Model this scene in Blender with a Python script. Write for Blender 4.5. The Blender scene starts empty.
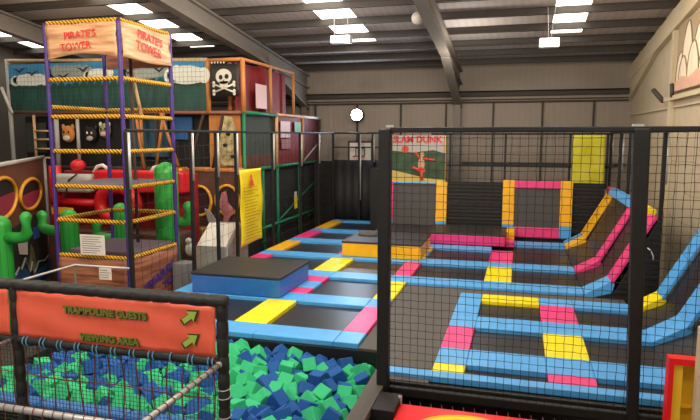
import bpy, math, random
from mathutils import Vector, Matrix, Euler
random.seed(7)
R = random.Random(11)
col = bpy.context.scene.collection
PI = math.pi

# ------------------------------------------------------------------ materials
def lin(c):
    return tuple(((v/255)/12.92 if v/255 <= .04045 else ((v/255+.055)/1.055)**2.4) for v in c)
MATS = {}
def mat(name, rgb, rough=.6, var=.0, scale=8.0, bump=0.0, spec=.5, metal=0.0, second=None, stretch=(1,1,1), emit=None, kind='noise', sheen=0.0, diag=False):
    if name in MATS: return MATS[name]
    m = bpy.data.materials.new(name); m.use_nodes = True
    nt = m.node_tree; b = nt.nodes['Principled BSDF']
    c = lin(rgb)
    b.inputs['Base Color'].default_value = (*c, 1); b.inputs['Roughness'].default_value = rough
    b.inputs['Specular IOR Level'].default_value = spec; b.inputs['Metallic'].default_value = metal
    if sheen: b.inputs['Sheen Weight'].default_value = sheen
    tc = nt.nodes.new('ShaderNodeTexCoord'); mp = nt.nodes.new('ShaderNodeMapping')
    mp.inputs['Scale'].default_value = stretch
    nt.links.new(tc.outputs['Object'], mp.inputs['Vector'])
    if kind == 'wave':
        n = nt.nodes.new('ShaderNodeTexWave'); n.bands_direction = 'DIAGONAL' if diag else 'X'; n.inputs['Scale'].default_value = scale; n.inputs['Distortion'].default_value = 1.0
        n.inputs['Detail'].default_value = 2
    else:
        n = nt.nodes.new('ShaderNodeTexNoise'); n.inputs['Scale'].default_value = scale; n.inputs['Detail'].default_value = 4
    nt.links.new(mp.outputs['Vector'], n.inputs['Vector'])
    if var or second:
        r = nt.nodes.new('ShaderNodeValToRGB')
        d = lin(second) if second else tuple(x*(1-var) for x in c)
        e = c if second else tuple(min(1, x*(1+var)) for x in c)
        r.color_ramp.elements[0].color = (*d, 1); r.color_ramp.elements[1].color = (*e, 1)
        r.color_ramp.elements[0].position = .32; r.color_ramp.elements[1].position = .68
        nt.links.new(n.outputs['Fac'], r.inputs['Fac']); nt.links.new(r.outputs['Color'], b.inputs['Base Color'])
    if bump:
        bp = nt.nodes.new('ShaderNodeBump'); bp.inputs['Strength'].default_value = bump; bp.inputs['Distance'].default_value = .02
        nt.links.new(n.outputs['Fac'], bp.inputs['Height']); nt.links.new(bp.outputs['Normal'], b.inputs['Normal'])
    if emit:
        b.inputs['Emission Color'].default_value = (*lin(emit[0]), 1); b.inputs['Emission Strength'].default_value = emit[1]
    MATS[name] = m; return m

vinyl = dict(rough=.38, var=.06, scale=5, bump=.25)
BLUE = mat('blue_vinyl', (84,170,236), **vinyl)
DBLUE = mat('royal_blue_vinyl', (42,112,190), **vinyl)
YEL = mat('yellow_vinyl', (250,226,10), **vinyl)
ORG = mat('amber_vinyl', (250,184,22), **vinyl)
PNK = mat('pink_vinyl', (238,58,130), **vinyl)
MAR = mat('dull_red_vinyl', (180,60,70), **vinyl)
BED = mat('trampoline_bed', (34,31,30), rough=.36, var=.10, scale=60, bump=.05)
WBED = mat('wall_bed_grey', (72,67,64), rough=.5, var=.08, scale=40)
BLKM = mat('black_mat', (44,41,38), rough=.5, var=.08, scale=12, bump=.05)
BLK = mat('black_padding', (14,13,12), rough=.6, var=.15, scale=9, bump=.3)
FOAMB = mat('black_foam_sleeve', (38,36,33), rough=.55, var=.25, scale=14, bump=.5)
BOARD = mat('black_board', (16,14,14), rough=.6, var=.12, scale=4)
SLATM = mat('black_slatted_board', (15,13,13), rough=.6, bump=.2, scale=6, kind='wave', stretch=(0,0,1), var=.15, diag=True)
GRYF = mat('grey_rubber', (84,79,74), rough=.7, var=.06, scale=30)
STEEL = mat('steel', (190,188,184), rough=.4, metal=.35, var=.05)
NETK = mat('black_cord', (22,20,20), rough=.8)
NETD = mat('dark_cord', (44,40,36), rough=.8)
NETC = mat('green_cord', (28,62,50), rough=.8, second=(40,46,34), scale=3)
ROPE = mat('brown_rope', (112,66,52), rough=.85, var=.2, scale=30)
TIE = mat('blue_cord', (96,160,190), rough=.7)
ORS = mat('orange_banner_vinyl', (248,104,72), rough=.45, var=.04, scale=3, bump=.5)
OLIVE = mat('olive_print', (120,128,40), rough=.6)
LIME = mat('lime_print', (170,200,80), rough=.6)
DKG = mat('dark_green_print', (50,70,30), rough=.6)
FG = mat('green_foam', (50,188,128), rough=.85, var=.06, scale=6)
FB = mat('blue_foam', (20,84,158), rough=.85, var=.06, scale=6)
FLOOR = mat('dark_carpet', (70,62,56), rough=.9, var=.15, scale=20)
WALLB = mat('corrugated_cream_cladding', (152,139,125), rough=.7, kind='wave', scale=1.6, bump=.15, var=.015, stretch=(1,0,0))
WALLR = mat('cream_block_wall', (196,178,148), rough=.8, var=.05, scale=3, bump=.1)
WALLL = mat('dull_wall', (96,88,80), rough=.8, var=.05, scale=3)
ROOF = mat('roof_lining', (178,168,162), rough=.7, kind='wave', scale=1.5, bump=.4, var=.04, stretch=(1,0,0))
PURL = mat('purlin_steel', (64,57,51), rough=.6, var=.06)
EAVE = mat('eaves_rail_steel', (62,54,47), rough=.7)
RAFT = mat('rafter_paint', (118,110,100), rough=.6, var=.05)
CREAMP = mat('cream_paint', (206,190,156), rough=.6, var=.03)
SKYL = mat('skylight_panel', (240,244,240), rough=.5, emit=((255,250,238), 5.0))
LAMPM = mat('lamp_face', (255,255,255), rough=.3, emit=((255,250,240), 6.0))
FLOODM = mat('flood_face', (255,255,255), rough=.3, emit=((205,222,255), 60.0))
GLOBE = mat('pale_globe', (214,204,194), rough=.35)
PURP = mat('purple_padding', (62,38,118), rough=.5, var=.12, scale=14, bump=.3)
NETY = mat('yellow_padding', (240,184,24), rough=.55, second=(126,80,12), kind='wave', scale=8, stretch=(1,1,1), bump=.5, diag=True)
WOODY = mat('plank_print', (226,182,134), rough=.55, second=(178,124,88), scale=3.2, stretch=(.6,.6,5), bump=.25)
WOODD = mat('plank_print_brown', (168,108,74), rough=.5, second=(112,60,44), scale=3.2, stretch=(.6,.6,5), bump=.25)
REDP = mat('red_print', (214,44,50), rough=.6)
PURPP = mat('purple_print', (70,44,130), rough=.6)
WOOD = mat('orange_timber', (196,126,62), rough=.6, var=.12, scale=4, stretch=(2,2,.5))
WOODP = mat('pale_padding', (206,164,120), rough=.6, var=.12, scale=8)
REDW = mat('maroon_panel', (128,34,36), rough=.7, var=.1, scale=3)
BRN = mat('brown_panel', (92,56,44), rough=.75, var=.12, scale=3)
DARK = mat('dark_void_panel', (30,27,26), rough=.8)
DGRN = mat('dark_grey_green_panel', (56,62,52), rough=.8, var=.1)
GRNP = mat('green_padding', (18,118,76), rough=.5, var=.1, scale=12, bump=.3)
CACT = mat('cactus_green', (44,158,60), rough=.38, var=.06, scale=4)
CACD = mat('cactus_groove', (24,112,44), rough=.45)
RINGM = mat('yellow_ring', (238,170,44), rough=.45, var=.08)
WHT = mat('white_card', (226,218,208), rough=.6, var=.03)
PINKW = mat('pale_pink_card', (214,176,172), rough=.6)
INK = mat('grey_ink', (120,110,106), rough=.7)
BLKI = mat('black_ink', (24,22,22), rough=.7)
WINE = mat('wine_cloth', (150,38,64), rough=.7)
SKYB = mat('mural_sky', (58,132,176), rough=.6, var=.06)
CLOUD = mat('mural_cloud', (226,226,214), rough=.6, var=.03)
CLOUDG = mat('mural_cloud_grey', (150,156,150), rough=.6, var=.03)
TEAL = mat('mural_teal', (42,88,80), rough=.6, second=(26,58,50), scale=5, stretch=(1.5,1,.3))
BONE = mat('bone_white', (216,208,188), rough=.6, var=.03)
REDI = mat('red_inflatable', (206,26,36), rough=.4, var=.06, scale=3)
GREYM = mat('grey_sack', (176,172,166), rough=.7, var=.06)
BELT = mat('grey_mauve_mat', (96,84,96), rough=.6, var=.08)
YBAN = mat('yellow_banner_vinyl', (242,214,26), rough=.5, var=.05, scale=5, bump=.7)
YBAN2 = mat('lime_banner_vinyl', (196,188,30), rough=.5, var=.06, scale=5, bump=.7)
DARKY = mat('dim_yellow_ink', (170,146,30), rough=.6)
REDM = mat('red_enamel', (236,22,26), rough=.35)
YELM = mat('golden_board', (232,178,20), rough=.5, var=.05)
MGRN = mat('meadow_print', (66,88,54), rough=.6, second=(38,60,36), scale=4)
MSKY = mat('hazy_print', (176,168,158), rough=.6)
MYEL = mat('straw_print', (204,180,96), rough=.6)
SKIN = mat('tan_print', (208,160,116), rough=.6)
ORR = mat('red_orange_print', (214,76,52), rough=.6)
TIGR = mat('tiger_orange', (206,132,60), rough=.7, var=.1)
GREYB = mat('grey_box', (168,164,158), rough=.5, var=.03)
SEA = mat('sea_print', (40,92,150), rough=.6, var=.15, scale=5)
WICK = mat('wicker', (186,136,60), rough=.7, second=(90,56,30), kind='wave', scale=8, stretch=(1,1,1), bump=.5)
BARKM = mat('totem_print', (200,184,132), rough=.7, second=(128,110,70), scale=7)
MTAN = mat('mountain_print', (238,220,192), rough=.7, var=.03)
MPINK = mat('rose_print', (222,174,148), rough=.7, var=.05)
MLINE = mat('outline_print', (128,106,84), rough=.7)
DBROWN = mat('dark_brown_timber', (66,46,38), rough=.7, var=.1)

# ------------------------------------------------------------------ mesh builder
class MB:
    def __init__(s): s.v = []; s.f = []; s.m = []; s.mi = 0; s.smooth = []
    def add(s, vs, fs, sm=False):
        o = len(s.v); s.v += [tuple(v) for v in vs]
        for f in fs: s.f.append([i+o for i in f]); s.m.append(s.mi); s.smooth.append(sm)
        return s
    def use(s, i): s.mi = i; return s
    def box(s, x0,x1,y0,y1,z0,z1, M=None):
        vs = [Vector(p) for p in ((x0,y0,z0),(x1,y0,z0),(x1,y1,z0),(x0,y1,z0),(x0,y0,z1),(x1,y0,z1),(x1,y1,z1),(x0,y1,z1))]
        if M is not None: vs = [M @ v for v in vs]
        return s.add(vs, [(0,3,2,1),(4,5,6,7),(0,1,5,4),(1,2,6,5),(2,3,7,6),(3,0,4,7)])
    def tube(s, pts, r, n=8, caps=True, radii=None):
        pts = [Vector(p) for p in pts]; rings = []
        for i, p in enumerate(pts):
            a = pts[max(i-1,0)]; b = pts[min(i+1,len(pts)-1)]
            d = (b-a).normalized()
            u = d.cross(Vector((0,0,1)));
            if u.length < .05: u = d.cross(Vector((0,1,0)))
            u.normalize(); w = d.cross(u)
            rr = radii[i] if radii else r
            rings.append([p + (u*math.cos(2*PI*k/n) + w*math.sin(2*PI*k/n))*rr for k in range(n)])
        vs = [v for rg in rings for v in rg]; fs = []
        for i in range(len(rings)-1):
            for k in range(n):
                k2 = (k+1) % n
                fs.append((i*n+k, i*n+k2, (i+1)*n+k2, (i+1)*n+k))
        if caps: fs += [tuple(range(n))[::-1], tuple((len(rings)-1)*n+k for k in range(n))]
        return s.add(vs, fs, n > 5)
    def prism(s, poly, axis, a0, a1):
        """poly: 2D points; axis 'x','y','z' is the extrusion direction"""
        def P(p, a):
            return {'x': (a, p[0], p[1]), 'y': (p[0], a, p[1]), 'z': (p[0], p[1], a)}[axis]
        n = len(poly)
        vs = [P(p, a0) for p in poly] + [P(p, a1) for p in poly]
        fs = [tuple(range(n)), tuple(range(2*n-1, n-1, -1))] + [(i, i+n, (i+1) % n + n, (i+1) % n) for i in range(n)]
        return s.add(vs, fs)
    def fprism(s, poly, O, U, W, t):
        """poly in a plane given by origin O and axes U, W; thickness t along U x W"""
        O, U, W = Vector(O), Vector(U), Vector(W); N = U.cross(W).normalized()*t
        n = len(poly); vs = [O+U*p[0]+W*p[1] for p in poly]; vs += [v+N for v in vs]
        return s.add(vs, [tuple(range(n))[::-1], tuple(range(n, 2*n))] + [(i, (i+1) % n, (i+1) % n + n, i+n) for i in range(n)])
    def torus(s, c, U, W, ru, rw, r, n=28, k=8):
        c, U, W = Vector(c), Vector(U), Vector(W); N = U.cross(W).normalized(); vs = []; fs = []
        for i in range(n):
            a = 2*PI*i/n; d = (U*math.cos(a)*1 + W*math.sin(a)).normalized(); p = c+U*math.cos(a)*ru+W*math.sin(a)*rw
            for j in range(k):
                b = 2*PI*j/k; vs.append(p + d*math.cos(b)*r + N*math.sin(b)*r)
        for i in range(n):
            for j in range(k): fs.append((i*k+j, ((i+1) % n)*k+j, ((i+1) % n)*k+(j+1) % k, i*k+(j+1) % k))
        return s.add(vs, fs, True)
    def ball(s, c, rx, ry=None, rz=None, n=16, k=10):
        ry = ry or rx; rz = rz or rx; vs = [(c[0],c[1],c[2]-rz)]; fs = []
        for i in range(1, k):
            t = -PI/2+PI*i/k
            for j in range(n):
                a = 2*PI*j/n; vs.append((c[0]+rx*math.cos(t)*math.cos(a), c[1]+ry*math.cos(t)*math.sin(a), c[2]+rz*math.sin(t)))
        vs.append((c[0],c[1],c[2]+rz)); L = len(vs)-1
        for j in range(n):
            fs.append((0, 1+(j+1) % n, 1+j)); fs.append((L, 1+(k-2)*n+j, 1+(k-2)*n+(j+1) % n))
        for i in range(k-2):
            for j in range(n): fs.append((1+i*n+j, 1+i*n+(j+1) % n, 1+(i+1)*n+(j+1) % n, 1+(i+1)*n+j))
        return s.add(vs, fs, True)
    def sheet(s, fn, nu, nv, t):
        """a sheet of thickness t: fn(u,v)->(point, normal)"""
        vs = []; fs = []
        for side in (0, 1):
            for i in range(nu+1):
                for j in range(nv+1):
                    p, nn = fn(i/nu, j/nv); vs.append(Vector(p)+Vector(nn)*(t*side))
        S = (nu+1)*(nv+1); I = lambda i, j, k=0: k*S+i*(nv+1)+j
        for i in range(nu):
            for j in range(nv):
                fs.append((I(i,j,1), I(i+1,j,1), I(i+1,j+1,1), I(i,j+1,1))); fs.append((I(i,j), I(i,j+1), I(i+1,j+1), I(i+1,j)))
        for i in range(nu):
            fs.append((I(i,0), I(i+1,0), I(i+1,0,1), I(i,0,1))); fs.append((I(i,nv), I(i,nv,1), I(i+1,nv,1), I(i+1,nv)))
        for j in range(nv):
            fs.append((I(0,j), I(0,j,1), I(0,j+1,1), I(0,j+1))); fs.append((I(nu,j), I(nu,j+1), I(nu,j+1,1), I(nu,j,1)))
        return s.add(vs, fs, True)

ROOT = {}
def thing(name, label, cat, loc, group=None):
    o = bpy.data.objects.new(name, None); col.objects.link(o); o.location = loc; o.empty_display_size = .2
    o['label'] = label; o['category'] = cat
    if group: o['group'] = group
    ROOT[o.name] = Vector(loc); return o
def obj(name, mb, mats, parent=None, label=None, cat=None, group=None, kind=None, bevel=0.0, seg=2):
    if not isinstance(mats, (list, tuple)): mats = [mats]
    if parent is not None: base = ROOT[parent.name]
    else:
        xs = [v[0] for v in mb.v]; ys = [v[1] for v in mb.v]; zs = [v[2] for v in mb.v]
        base = Vector(((min(xs)+max(xs))/2, (min(ys)+max(ys))/2, min(zs)))
    me = bpy.data.meshes.new(name)
    me.from_pydata([(v[0]-base[0], v[1]-base[1], v[2]-base[2]) for v in mb.v], [], mb.f)
    for m in mats: me.materials.append(m)
    me.polygons.foreach_set('material_index', mb.m); me.polygons.foreach_set('use_smooth', mb.smooth)
    me.update()
    o = bpy.data.objects.new(name, me); col.objects.link(o)
    if parent is not None: o.parent = parent
    else: o.location = base
    ROOT[o.name] = base
    if label: o['label'] = label
    if cat: o['category'] = cat
    if group: o['group'] = group
    if kind: o['kind'] = kind
    if bevel:
        b = o.modifiers.new('bevel', 'BEVEL'); b.width = bevel; b.segments = seg; b.limit_method = 'ANGLE'
    return o
def struct(name, mb, mats, **k): return obj(name, mb, mats, kind='structure', **k)
def copy_thing(root, loc, label=None, rot=None):
    r = root.copy(); col.objects.link(r); r.location = loc; ROOT[r.name] = Vector(loc)
    if rot: r.rotation_euler = rot
    if label: r['label'] = label
    for ch in root.children:
        c = ch.copy(); col.objects.link(c); c.parent = r
        for g in ch.children:
            d = g.copy(); col.objects.link(d); d.parent = c
    return r
FONT = None
def text_mb(body, size, O, U, W, t=.004, bold=0.0, align='CENTER', mb=None):
    """flat lettering as mesh in the plane (O,U,W)"""
    cu = bpy.data.curves.new('lettering', 'FONT'); cu.body = body; cu.size = size; cu.align_x = align; cu.align_y = 'CENTER'
    cu.extrude = t; cu.offset = bold; cu.resolution_u = 3
    to = bpy.data.objects.new('lettering_tmp', cu); col.objects.link(to)
    dg = bpy.context.evaluated_depsgraph_get(); dg.update()
    me = bpy.data.meshes.new_from_object(to.evaluated_get(dg))
    O, U, W = Vector(O), Vector(U).normalized(), Vector(W).normalized(); N = U.cross(W)
    mb = mb or MB()
    mb.add([O+U*v.co.x+W*v.co.y+N*v.co.z for v in me.vertices], [tuple(p.vertices) for p in me.polygons])
    bpy.data.objects.remove(to); bpy.data.curves.remove(cu); bpy.data.meshes.remove(me)
    return mb
def disc(cx, cy, r, n=16, ry=None):
    return [(cx+r*math.cos(2*PI*k/n), cy+(ry or r)*math.sin(2*PI*k/n)) for k in range(n)]

# ------------------------------------------------------------------ building shell
XR, XL, YB = 3.5, -17.0, 21.6
roofz = lambda y: 5.5 + .12*(YB-y)
struct('floor', MB().box(XL, XR, -5, YB, -1.2, -1.0), FLOOR)
struct('wall_back', MB().box(XL, XR, YB, YB+.2, -1.2, 5.7), WALLB)
struct('wall_right', MB().box(XR, XR+.2, -5, YB+.2, -1.2, 9.0), WALLR)
struct('wall_left', MB().box(XL-.2, XL, -5, YB+.2, -1.2, 9.0), WALLL)
SK = [(.74, 1.56, 9.0, 18.4), (-5.33, -4.33, 9.0, 18.4), (-10.6, -9.7, 9.0, 18.2), (-16.2, -15.4, 9.0, 18.2)]
def roof_quad(mb, x0, x1, y0, y1, o0=0, o1=.12):
    mb.add([(x0,y0,roofz(y0)+o0),(x1,y0,roofz(y0)+o0),(x1,y1,roofz(y1)+o0),(x0,y1,roofz(y1)+o0),
            (x0,y0,roofz(y0)+o1),(x1,y0,roofz(y0)+o1),(x1,y1,roofz(y1)+o1),(x0,y1,roofz(y1)+o1)],
           [(0,3,2,1),(4,5,6,7),(0,1,5,4),(1,2,6,5),(2,3,7,6),(3,0,4,7)])
mb = MB(); roof_quad(mb, XL, XR, -5, 9.0); roof_quad(mb, XL, XR, 18.4, YB+.2)
xs = [XL, -16.2, -15.4, -10.6, -9.7, -5.33, -4.33, .74, 1.56, XR]
for i in range(0, len(xs), 2): roof_quad(mb, xs[i], xs[i+1], 9.0, 18.4)
roof_quad(mb, -16.2, -15.4, 18.2, 18.4); roof_quad(mb, -10.6, -9.7, 18.2, 18.4)
struct('ceiling', mb, ROOF)
for i, (x0, x1, y0, y1) in enumerate(SK):
    m = MB(); roof_quad(m, x0, x1, y0, y1, .02, .06); struct('window_%d' % (i+1), m, SKYL)
n = 1
def trim(mb, m, **k):
    global n
    struct('trim_%d' % n, mb, m, **k); n += 1
for y in (1.5, 4.0, 6.4, 8.2, 9.5, 10.8, 12.1, 13.45, 14.75, 16.05, 17.4, 18.7, 19.85, 21.0):       # purlins
    z = roofz(y)
    m = MB().box(XL, XR, y-.03, y+.03, z-.19, z-.005).box(XL, XR, y-.08, y+.03, z-.19, z-.17)
    trim(m, PURL)
for X in (-13.3, -7.75, -2.12):                                                           # portal rafters and columns
    m = MB()
    for (w, a, b) in ((.13, .24, .30), (.03, .30, .68), (.13, .68, .74)):
        m.prism([(-5, roofz(-5)-a), (YB-.05, roofz(YB)-a), (YB-.05, roofz(YB)-b), (-5, roofz(-5)-b)], 'x', X-w, X+w)
    m.prism([(17.6, roofz(17.6)-.7), (YB-.05, roofz(YB)-.7), (YB-.05, roofz(YB)-1.5)], 'x', X-.03, X+.03)
    m.prism([(17.6, roofz(17.6)-.70), (YB-.05, roofz(YB)-1.45), (YB-.05, roofz(YB)-1.52), (17.6, roofz(17.6)-.77)], 'x', X-.13, X+.13)
    m.box(X-.11, X+.11, YB-.35, YB-.32, -1, 4.2).box(X-.02, X+.02, YB-.33, YB-.02, -1, 4.2).box(X-.11, X+.11, YB-.06, YB-.03, -1, 4.2)
    trim(m, RAFT)
m = MB()
m.prism([(-5, roofz(-5)-.24), (YB, roofz(YB)-.24), (YB, roofz(YB)-.72), (-5, roofz(-5)-.72)], 'x', XR-.14, XR-.005)
m.prism([(18, roofz(18)-.72), (YB, roofz(YB)-.72), (YB, roofz(YB)-1.3)], 'x', XR-.12, XR-.005)
trim(m, CREAMP)
trim(MB().box(XR-.12, XR-.005, 15.88, 16.1, -1, roofz(16)-.72), CREAMP)
trim(MB().box(XR-.05, XR-.005, 6, YB-.02, 3.66, 3.70), CREAMP)
trim(MB().box(XL, XR-.15, YB-.16, YB-.01, 4.50, 4.54).box(XL, XR-.15, YB-.16, YB-.13, 4.36, 4.54), EAVE)      # eaves rail
trim(MB().box(XL, XR-.15, YB-.14, YB-.01, 4.24, 4.26).box(XL, XR-.15, YB-.14, YB-.02, 4.14, 4.19), EAVE)
for k in range(12):
    x = -15.5+k*1.62
    trim(MB().box(x-.025, x+.025, YB-.10, YB-.005, -.2, 4.14), EAVE)
trim(MB().box(-2.25+.3, XR-.15, YB-.09, YB-.005, 2.0, 2.1), EAVE)

# ------------------------------------------------------------------ fittings up high
def tag_light(name, label, cat, mb, m, parts=()):
    t = thing(name, label, cat, (0,0,0)); return t
t = thing('high_bay_light', 'white boxy light fitting hung on two wires from the dark roof, over the wall trampolines', 'ceiling light', (.62,16,5.18))
obj('housing', MB().box(.38,.86,15.9,16.1,5.17,5.40), mat('white_enamel', (214,208,200), rough=.4), t, bevel=.01)
obj('diffuser', MB().box(.40,.84,15.885,15.9,5.19,5.38), LAMPM, t)
obj('suspension_wire', MB().tube([(.6,16,5.4),(.56,16,roofz(16)-.02)], .008, 5), STEEL, t)
obj('suspension_wire', MB().tube([(.66,16,5.4),(.74,16,roofz(16)-.02)], .008, 5), STEEL, t)
t = thing('high_bay_light', 'bright square light fitting hanging beside the long strip of rooflights', 'ceiling light', (-4.65,15.6,5.4))
obj('housing', MB().box(-4.9,-4.36,15.5,15.75,5.43,5.62), mat('white_enamel', (214,208,200)), t, bevel=.01)
obj('diffuser', MB().box(-4.88,-4.38,15.48,15.5,5.44,5.61), LAMPM, t)
obj('suspension_wire', MB().tube([(-4.45,15.6,5.62),(-4.45,15.6,roofz(15.6)-.02)], .008, 5), STEEL, t)
obj('suspension_wire', MB().tube([(-4.82,15.6,5.62),(-4.82,15.6,roofz(15.6)-.02)], .008, 5), STEEL, t)
t = thing('sensor_dome', 'pale round dome fixed under the middle rafter', 'ceiling fitting', (-2.42,15,5.7))
obj('dome', MB().ball((-2.50,15.0,5.86), .155, n=20, k=12), GLOBE, t)
obj('mounting_arm', MB().tube([(-2.45,15.0,5.92),(-2.25,15.0,5.98)], .03), PURL, t)
t = thing('flood_light', 'glaring bluish white flood lamp on the back wall above the basketball board', 'flood light', (-5.72,21.3,3.7))
obj('lens', MB().tube([(-5.72,21.22,3.76),(-5.72,21.25,3.76)], .2, 20), FLOODM, t)
obj('housing', MB().tube([(-5.72,21.25,3.76),(-5.72,21.42,3.76)], .24, 20), PURL, t)
obj('bracket', MB().box(-5.75,-5.69,21.40,21.6,3.70,3.80), PURL, t)

# mural on the right hand wall
t = thing('wall_mural', 'cream mural of pointed mountains with a rosy foot on the block wall', 'mural', (3.44,13.2,4.0))
obj('board', MB().box(3.44,3.48,11.2,15.72,4.0,5.55), mat('mural_ground', (170,150,120), rough=.8), t)
for k, (yc, w, h, o) in enumerate(((15.3,.75,.62,0),(14.75,.95,1.22,1),(13.85,1.0,1.05,2),(13.0,1.0,1.2,3),(12.1,1.0,1.0,4),(15.0,.7,.50,5),(14.2,.9,.72,6),(13.3,.9,.6,7))):
    P = [(yc+w*.5*f, 4.26+h*g) for f, g in ((1,0),(.98,.35),(.8,.68),(.45,.92),(.12,1),(-.12,.98),(-.45,.78),(-.8,.45),(-1,0))]
    pk = obj('peak_print', MB().prism(P, 'x', 3.434-.003*o, 3.44), MTAN, t)
    obj('peak_outline', MB().tube([(3.432-.003*o, y, z) for y, z in P], .013, 4), MLINE, pk)
obj('foot_print', MB().prism([(15.6,4.02),(15.6,4.2),(15.0,4.32),(14.4,4.24),(13.8,4.36),(13.0,4.22),(11.3,4.3),(11.3,4.02)], 'x', 3.395, 3.41), MPINK, t)
t = thing('wall_bracket', 'cream bar with a dark angled arm fixed below the mountain mural', 'bracket', (3.4,15,3.85))
obj('bar', MB().box(3.36,3.42,11.0,16.6,3.83,3.93), CREAMP, t)
obj('arm', MB().tube([(3.36,16.5,3.85),(3.2,16.9,4.15)], .06, 6), PURL, t); obj('arm', MB().tube([(3.36,15.6,3.9),(3.36,15.7,4.2)], .05, 6), PURL, t)

# ------------------------------------------------------------------ trampoline courts
Z0 = -.02
def padbox(x0, x1, y0, y1, z1=.035, z0=-.05):
    g = .002
    return MB().box(x0+g, x1-g, y0+g, y1-g, z0, z1)
def pad(t, x0, x1, y0, y1, m, lab): obj('safety_pad', padbox(x0, x1, y0, y1), m, t, label=lab, bevel=.012)
def bed(t, x0, x1, y0, y1): obj('bed', MB().box(x0+.004, x1-.004, y0+.004, y1-.004, -.045, -.03), BED, t)
COLS = dict(Z=(-6.34,-5.92), A=(-4.36,-3.8), B=(-2.52,-2.14), C=(-.62,-.07))
ROWS = [(8.05,8.56),(9.95,10.48),(11.88,12.42),(13.85,14.36),(15.86,16.38),(17.8,18.25),(20.05,20.4)]
t = thing('trampoline_court', 'main trampoline court with blue, pink and yellow pads, directly behind the foam pit', 'trampoline', (-3,14,-1))
BL, YL, PK = 'blue safety pad', 'yellow safety pad', 'pink safety pad'
cs = ['Z','A','B','C']
for r, (y0, y1) in enumerate(ROWS):
    last = {0: 3, 1: 3, 2: 4, 3: 4, 4: 4, 5: 2, 6: 2}[r]
    for i in range(last):
        c0, c1 = COLS[cs[i]]
        if r == 4 and i == 3: continue
        pad(t, c0, c1, y0, y1, BLUE, BL)
        if i+1 < last or (i+1 < 4 and r in (0,1) and i+1 < last):
            pad(t, c1, COLS[cs[i+1]][0], y0, y1, BLUE, BL)
for (y0, y1) in (ROWS[2], ROWS[3]): pad(t, -.07, 1.27, y0, y1, BLUE, BL)
pad(t, -.07, 1.27, 16.86, 17.5, BLUE, BL)
Ym = lambda r: (ROWS[r][1], ROWS[r+1][0])
def colpads(c, r, segs):
    a, b = Ym(r); x0, x1 = COLS[c]
    for (f0, f1, m, l) in segs: pad(t, x0, x1, a+(b-a)*f0, a+(b-a)*f1, m, l)
colpads('Z', 0, [(0,1,PNK,PK)]); colpads('A', 0, [(0,1,YEL,YL)]); colpads('B', 0, [(0,1,PNK,PK)])
colpads('Z', 1, [(0,1,BLUE,BL)]); colpads('A', 1, [(0,.3,PNK,PK),(.3,.68,BLUE,BL),(.68,1,PNK,PK)]); colpads('B', 1, [(0,1,YEL,YL)])
colpads('Z', 2, [(0,.3,BLUE,BL),(.3,1,PNK,PK)]); colpads('A', 2, [(0,1,YEL,YL)]); colpads('B', 2, [(0,1,PNK,PK)]); colpads('C', 2, [(0,1,YEL,YL)])
colpads('Z', 3, [(0,1,ORG,'amber safety pad')]); colpads('A', 3, [(0,1,PNK,PK)]); colpads('B', 3, [(0,.35,ORG,'amber safety pad'),(.35,.62,BLUE,BL),(.62,1,YEL,YL)]); colpads('C', 3, [(0,1,PNK,PK)])
colpads('Z', 4, [(0,1,PNK,PK)]); colpads('A', 4, [(0,1,BLUE,BL)]); colpads('Z', 5, [(0,1,ORG,'amber safety pad')])
for r in range(6):
    a, b = Ym(r)
    for i in range(3):
        if (r <= 1 and i == 2) or (r >= 4 and i >= 1): continue
        bed(t, COLS[cs[i]][1], COLS[cs[i+1]][0], a, b)
bed(t, -.07, 1.27, ROWS[2][1], ROWS[3][0]); bed(t, -.07, 1.27, ROWS[3][1], 16.86)
m = MB().box(-6.4,-2.05,8.0,20.45,-.12,-.055).box(-2.05,1.27,11.85,20.4,-.12,-.055)
m.box(-6.4,-1.70,7.98,8.04,-1,-.045)
obj('deck_frame', m, BLK, t)

t = thing('walkway', 'grey rubber walkway running round the netted trampoline section', 'walkway', (-1,10,-1))
g = MB().box(-2.13,-.99,8.0,11.84,-.10,-.012).box(-1.70,-.99,7.36,8.0,-.10,-.012).box(-.99,1.95,11.36,11.84,-.10,-.012).box(-1.70,-.99,7.05,7.36,-.10,-.012)
g.box(-1.70,-1.50,4.6,7.05,-.10,-.012)
obj('rubber_floor', g, GRYF, t)
obj('support_board', MB().box(-1.70,-1.66,4.6,7.99,-1,-.10), BOARD, t)

# netted front section
t = thing('trampoline_court', 'netted trampoline section with blue, pink and yellow pads, beyond the red machine', 'trampoline', (.4,9.2,-1))
F = [(7.17,7.36),(7.66,8.26),(9.27,9.87),(10.87,11.34)]; L = (-.99,-.58); C = (.43,1.0); E = 1.95
pad(t, -1.66, .2, *F[0], BLUE, BL); pad(t, .2, 1.3, *F[0], BLUE, BL); pad(t, 1.3, 2.6, *F[0], BLUE, BL)
pad(t, L[0], L[1], F[0][1], F[1][0], YEL, YL)
for k in (1, 2):
    pad(t, L[0], L[1], *F[k], BLUE, BL); pad(t, L[1], C[0], *F[k], BLUE, BL); pad(t, C[0], C[1], *F[k], BLUE, BL); pad(t, C[1], E, *F[k], BLUE, BL)
pad(t, L[0], L[1], F[1][1], F[2][0], PNK, PK); pad(t, L[0], L[1], F[2][1], F[3][1], BLUE, BL)
pad(t, L[1], C[0], *F[3], YEL, YL); pad(t, C[0], C[1], F[3][0], F[3][1], BLUE, BL); pad(t, C[1], E, *F[3], BLUE, BL)
pad(t, C[0], C[1], F[2][1], F[3][0], PNK, PK); pad(t, C[0], C[1], F[1][1], F[2][0], YEL, YL); pad(t, C[0], C[1], F[0][1], F[1][0], PNK, PK)
for k in range(3):
    a, b = F[k][1], F[k+1][0]
    bed(t, L[1], C[0], a, b); bed(t, C[1], E, a, b)
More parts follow.
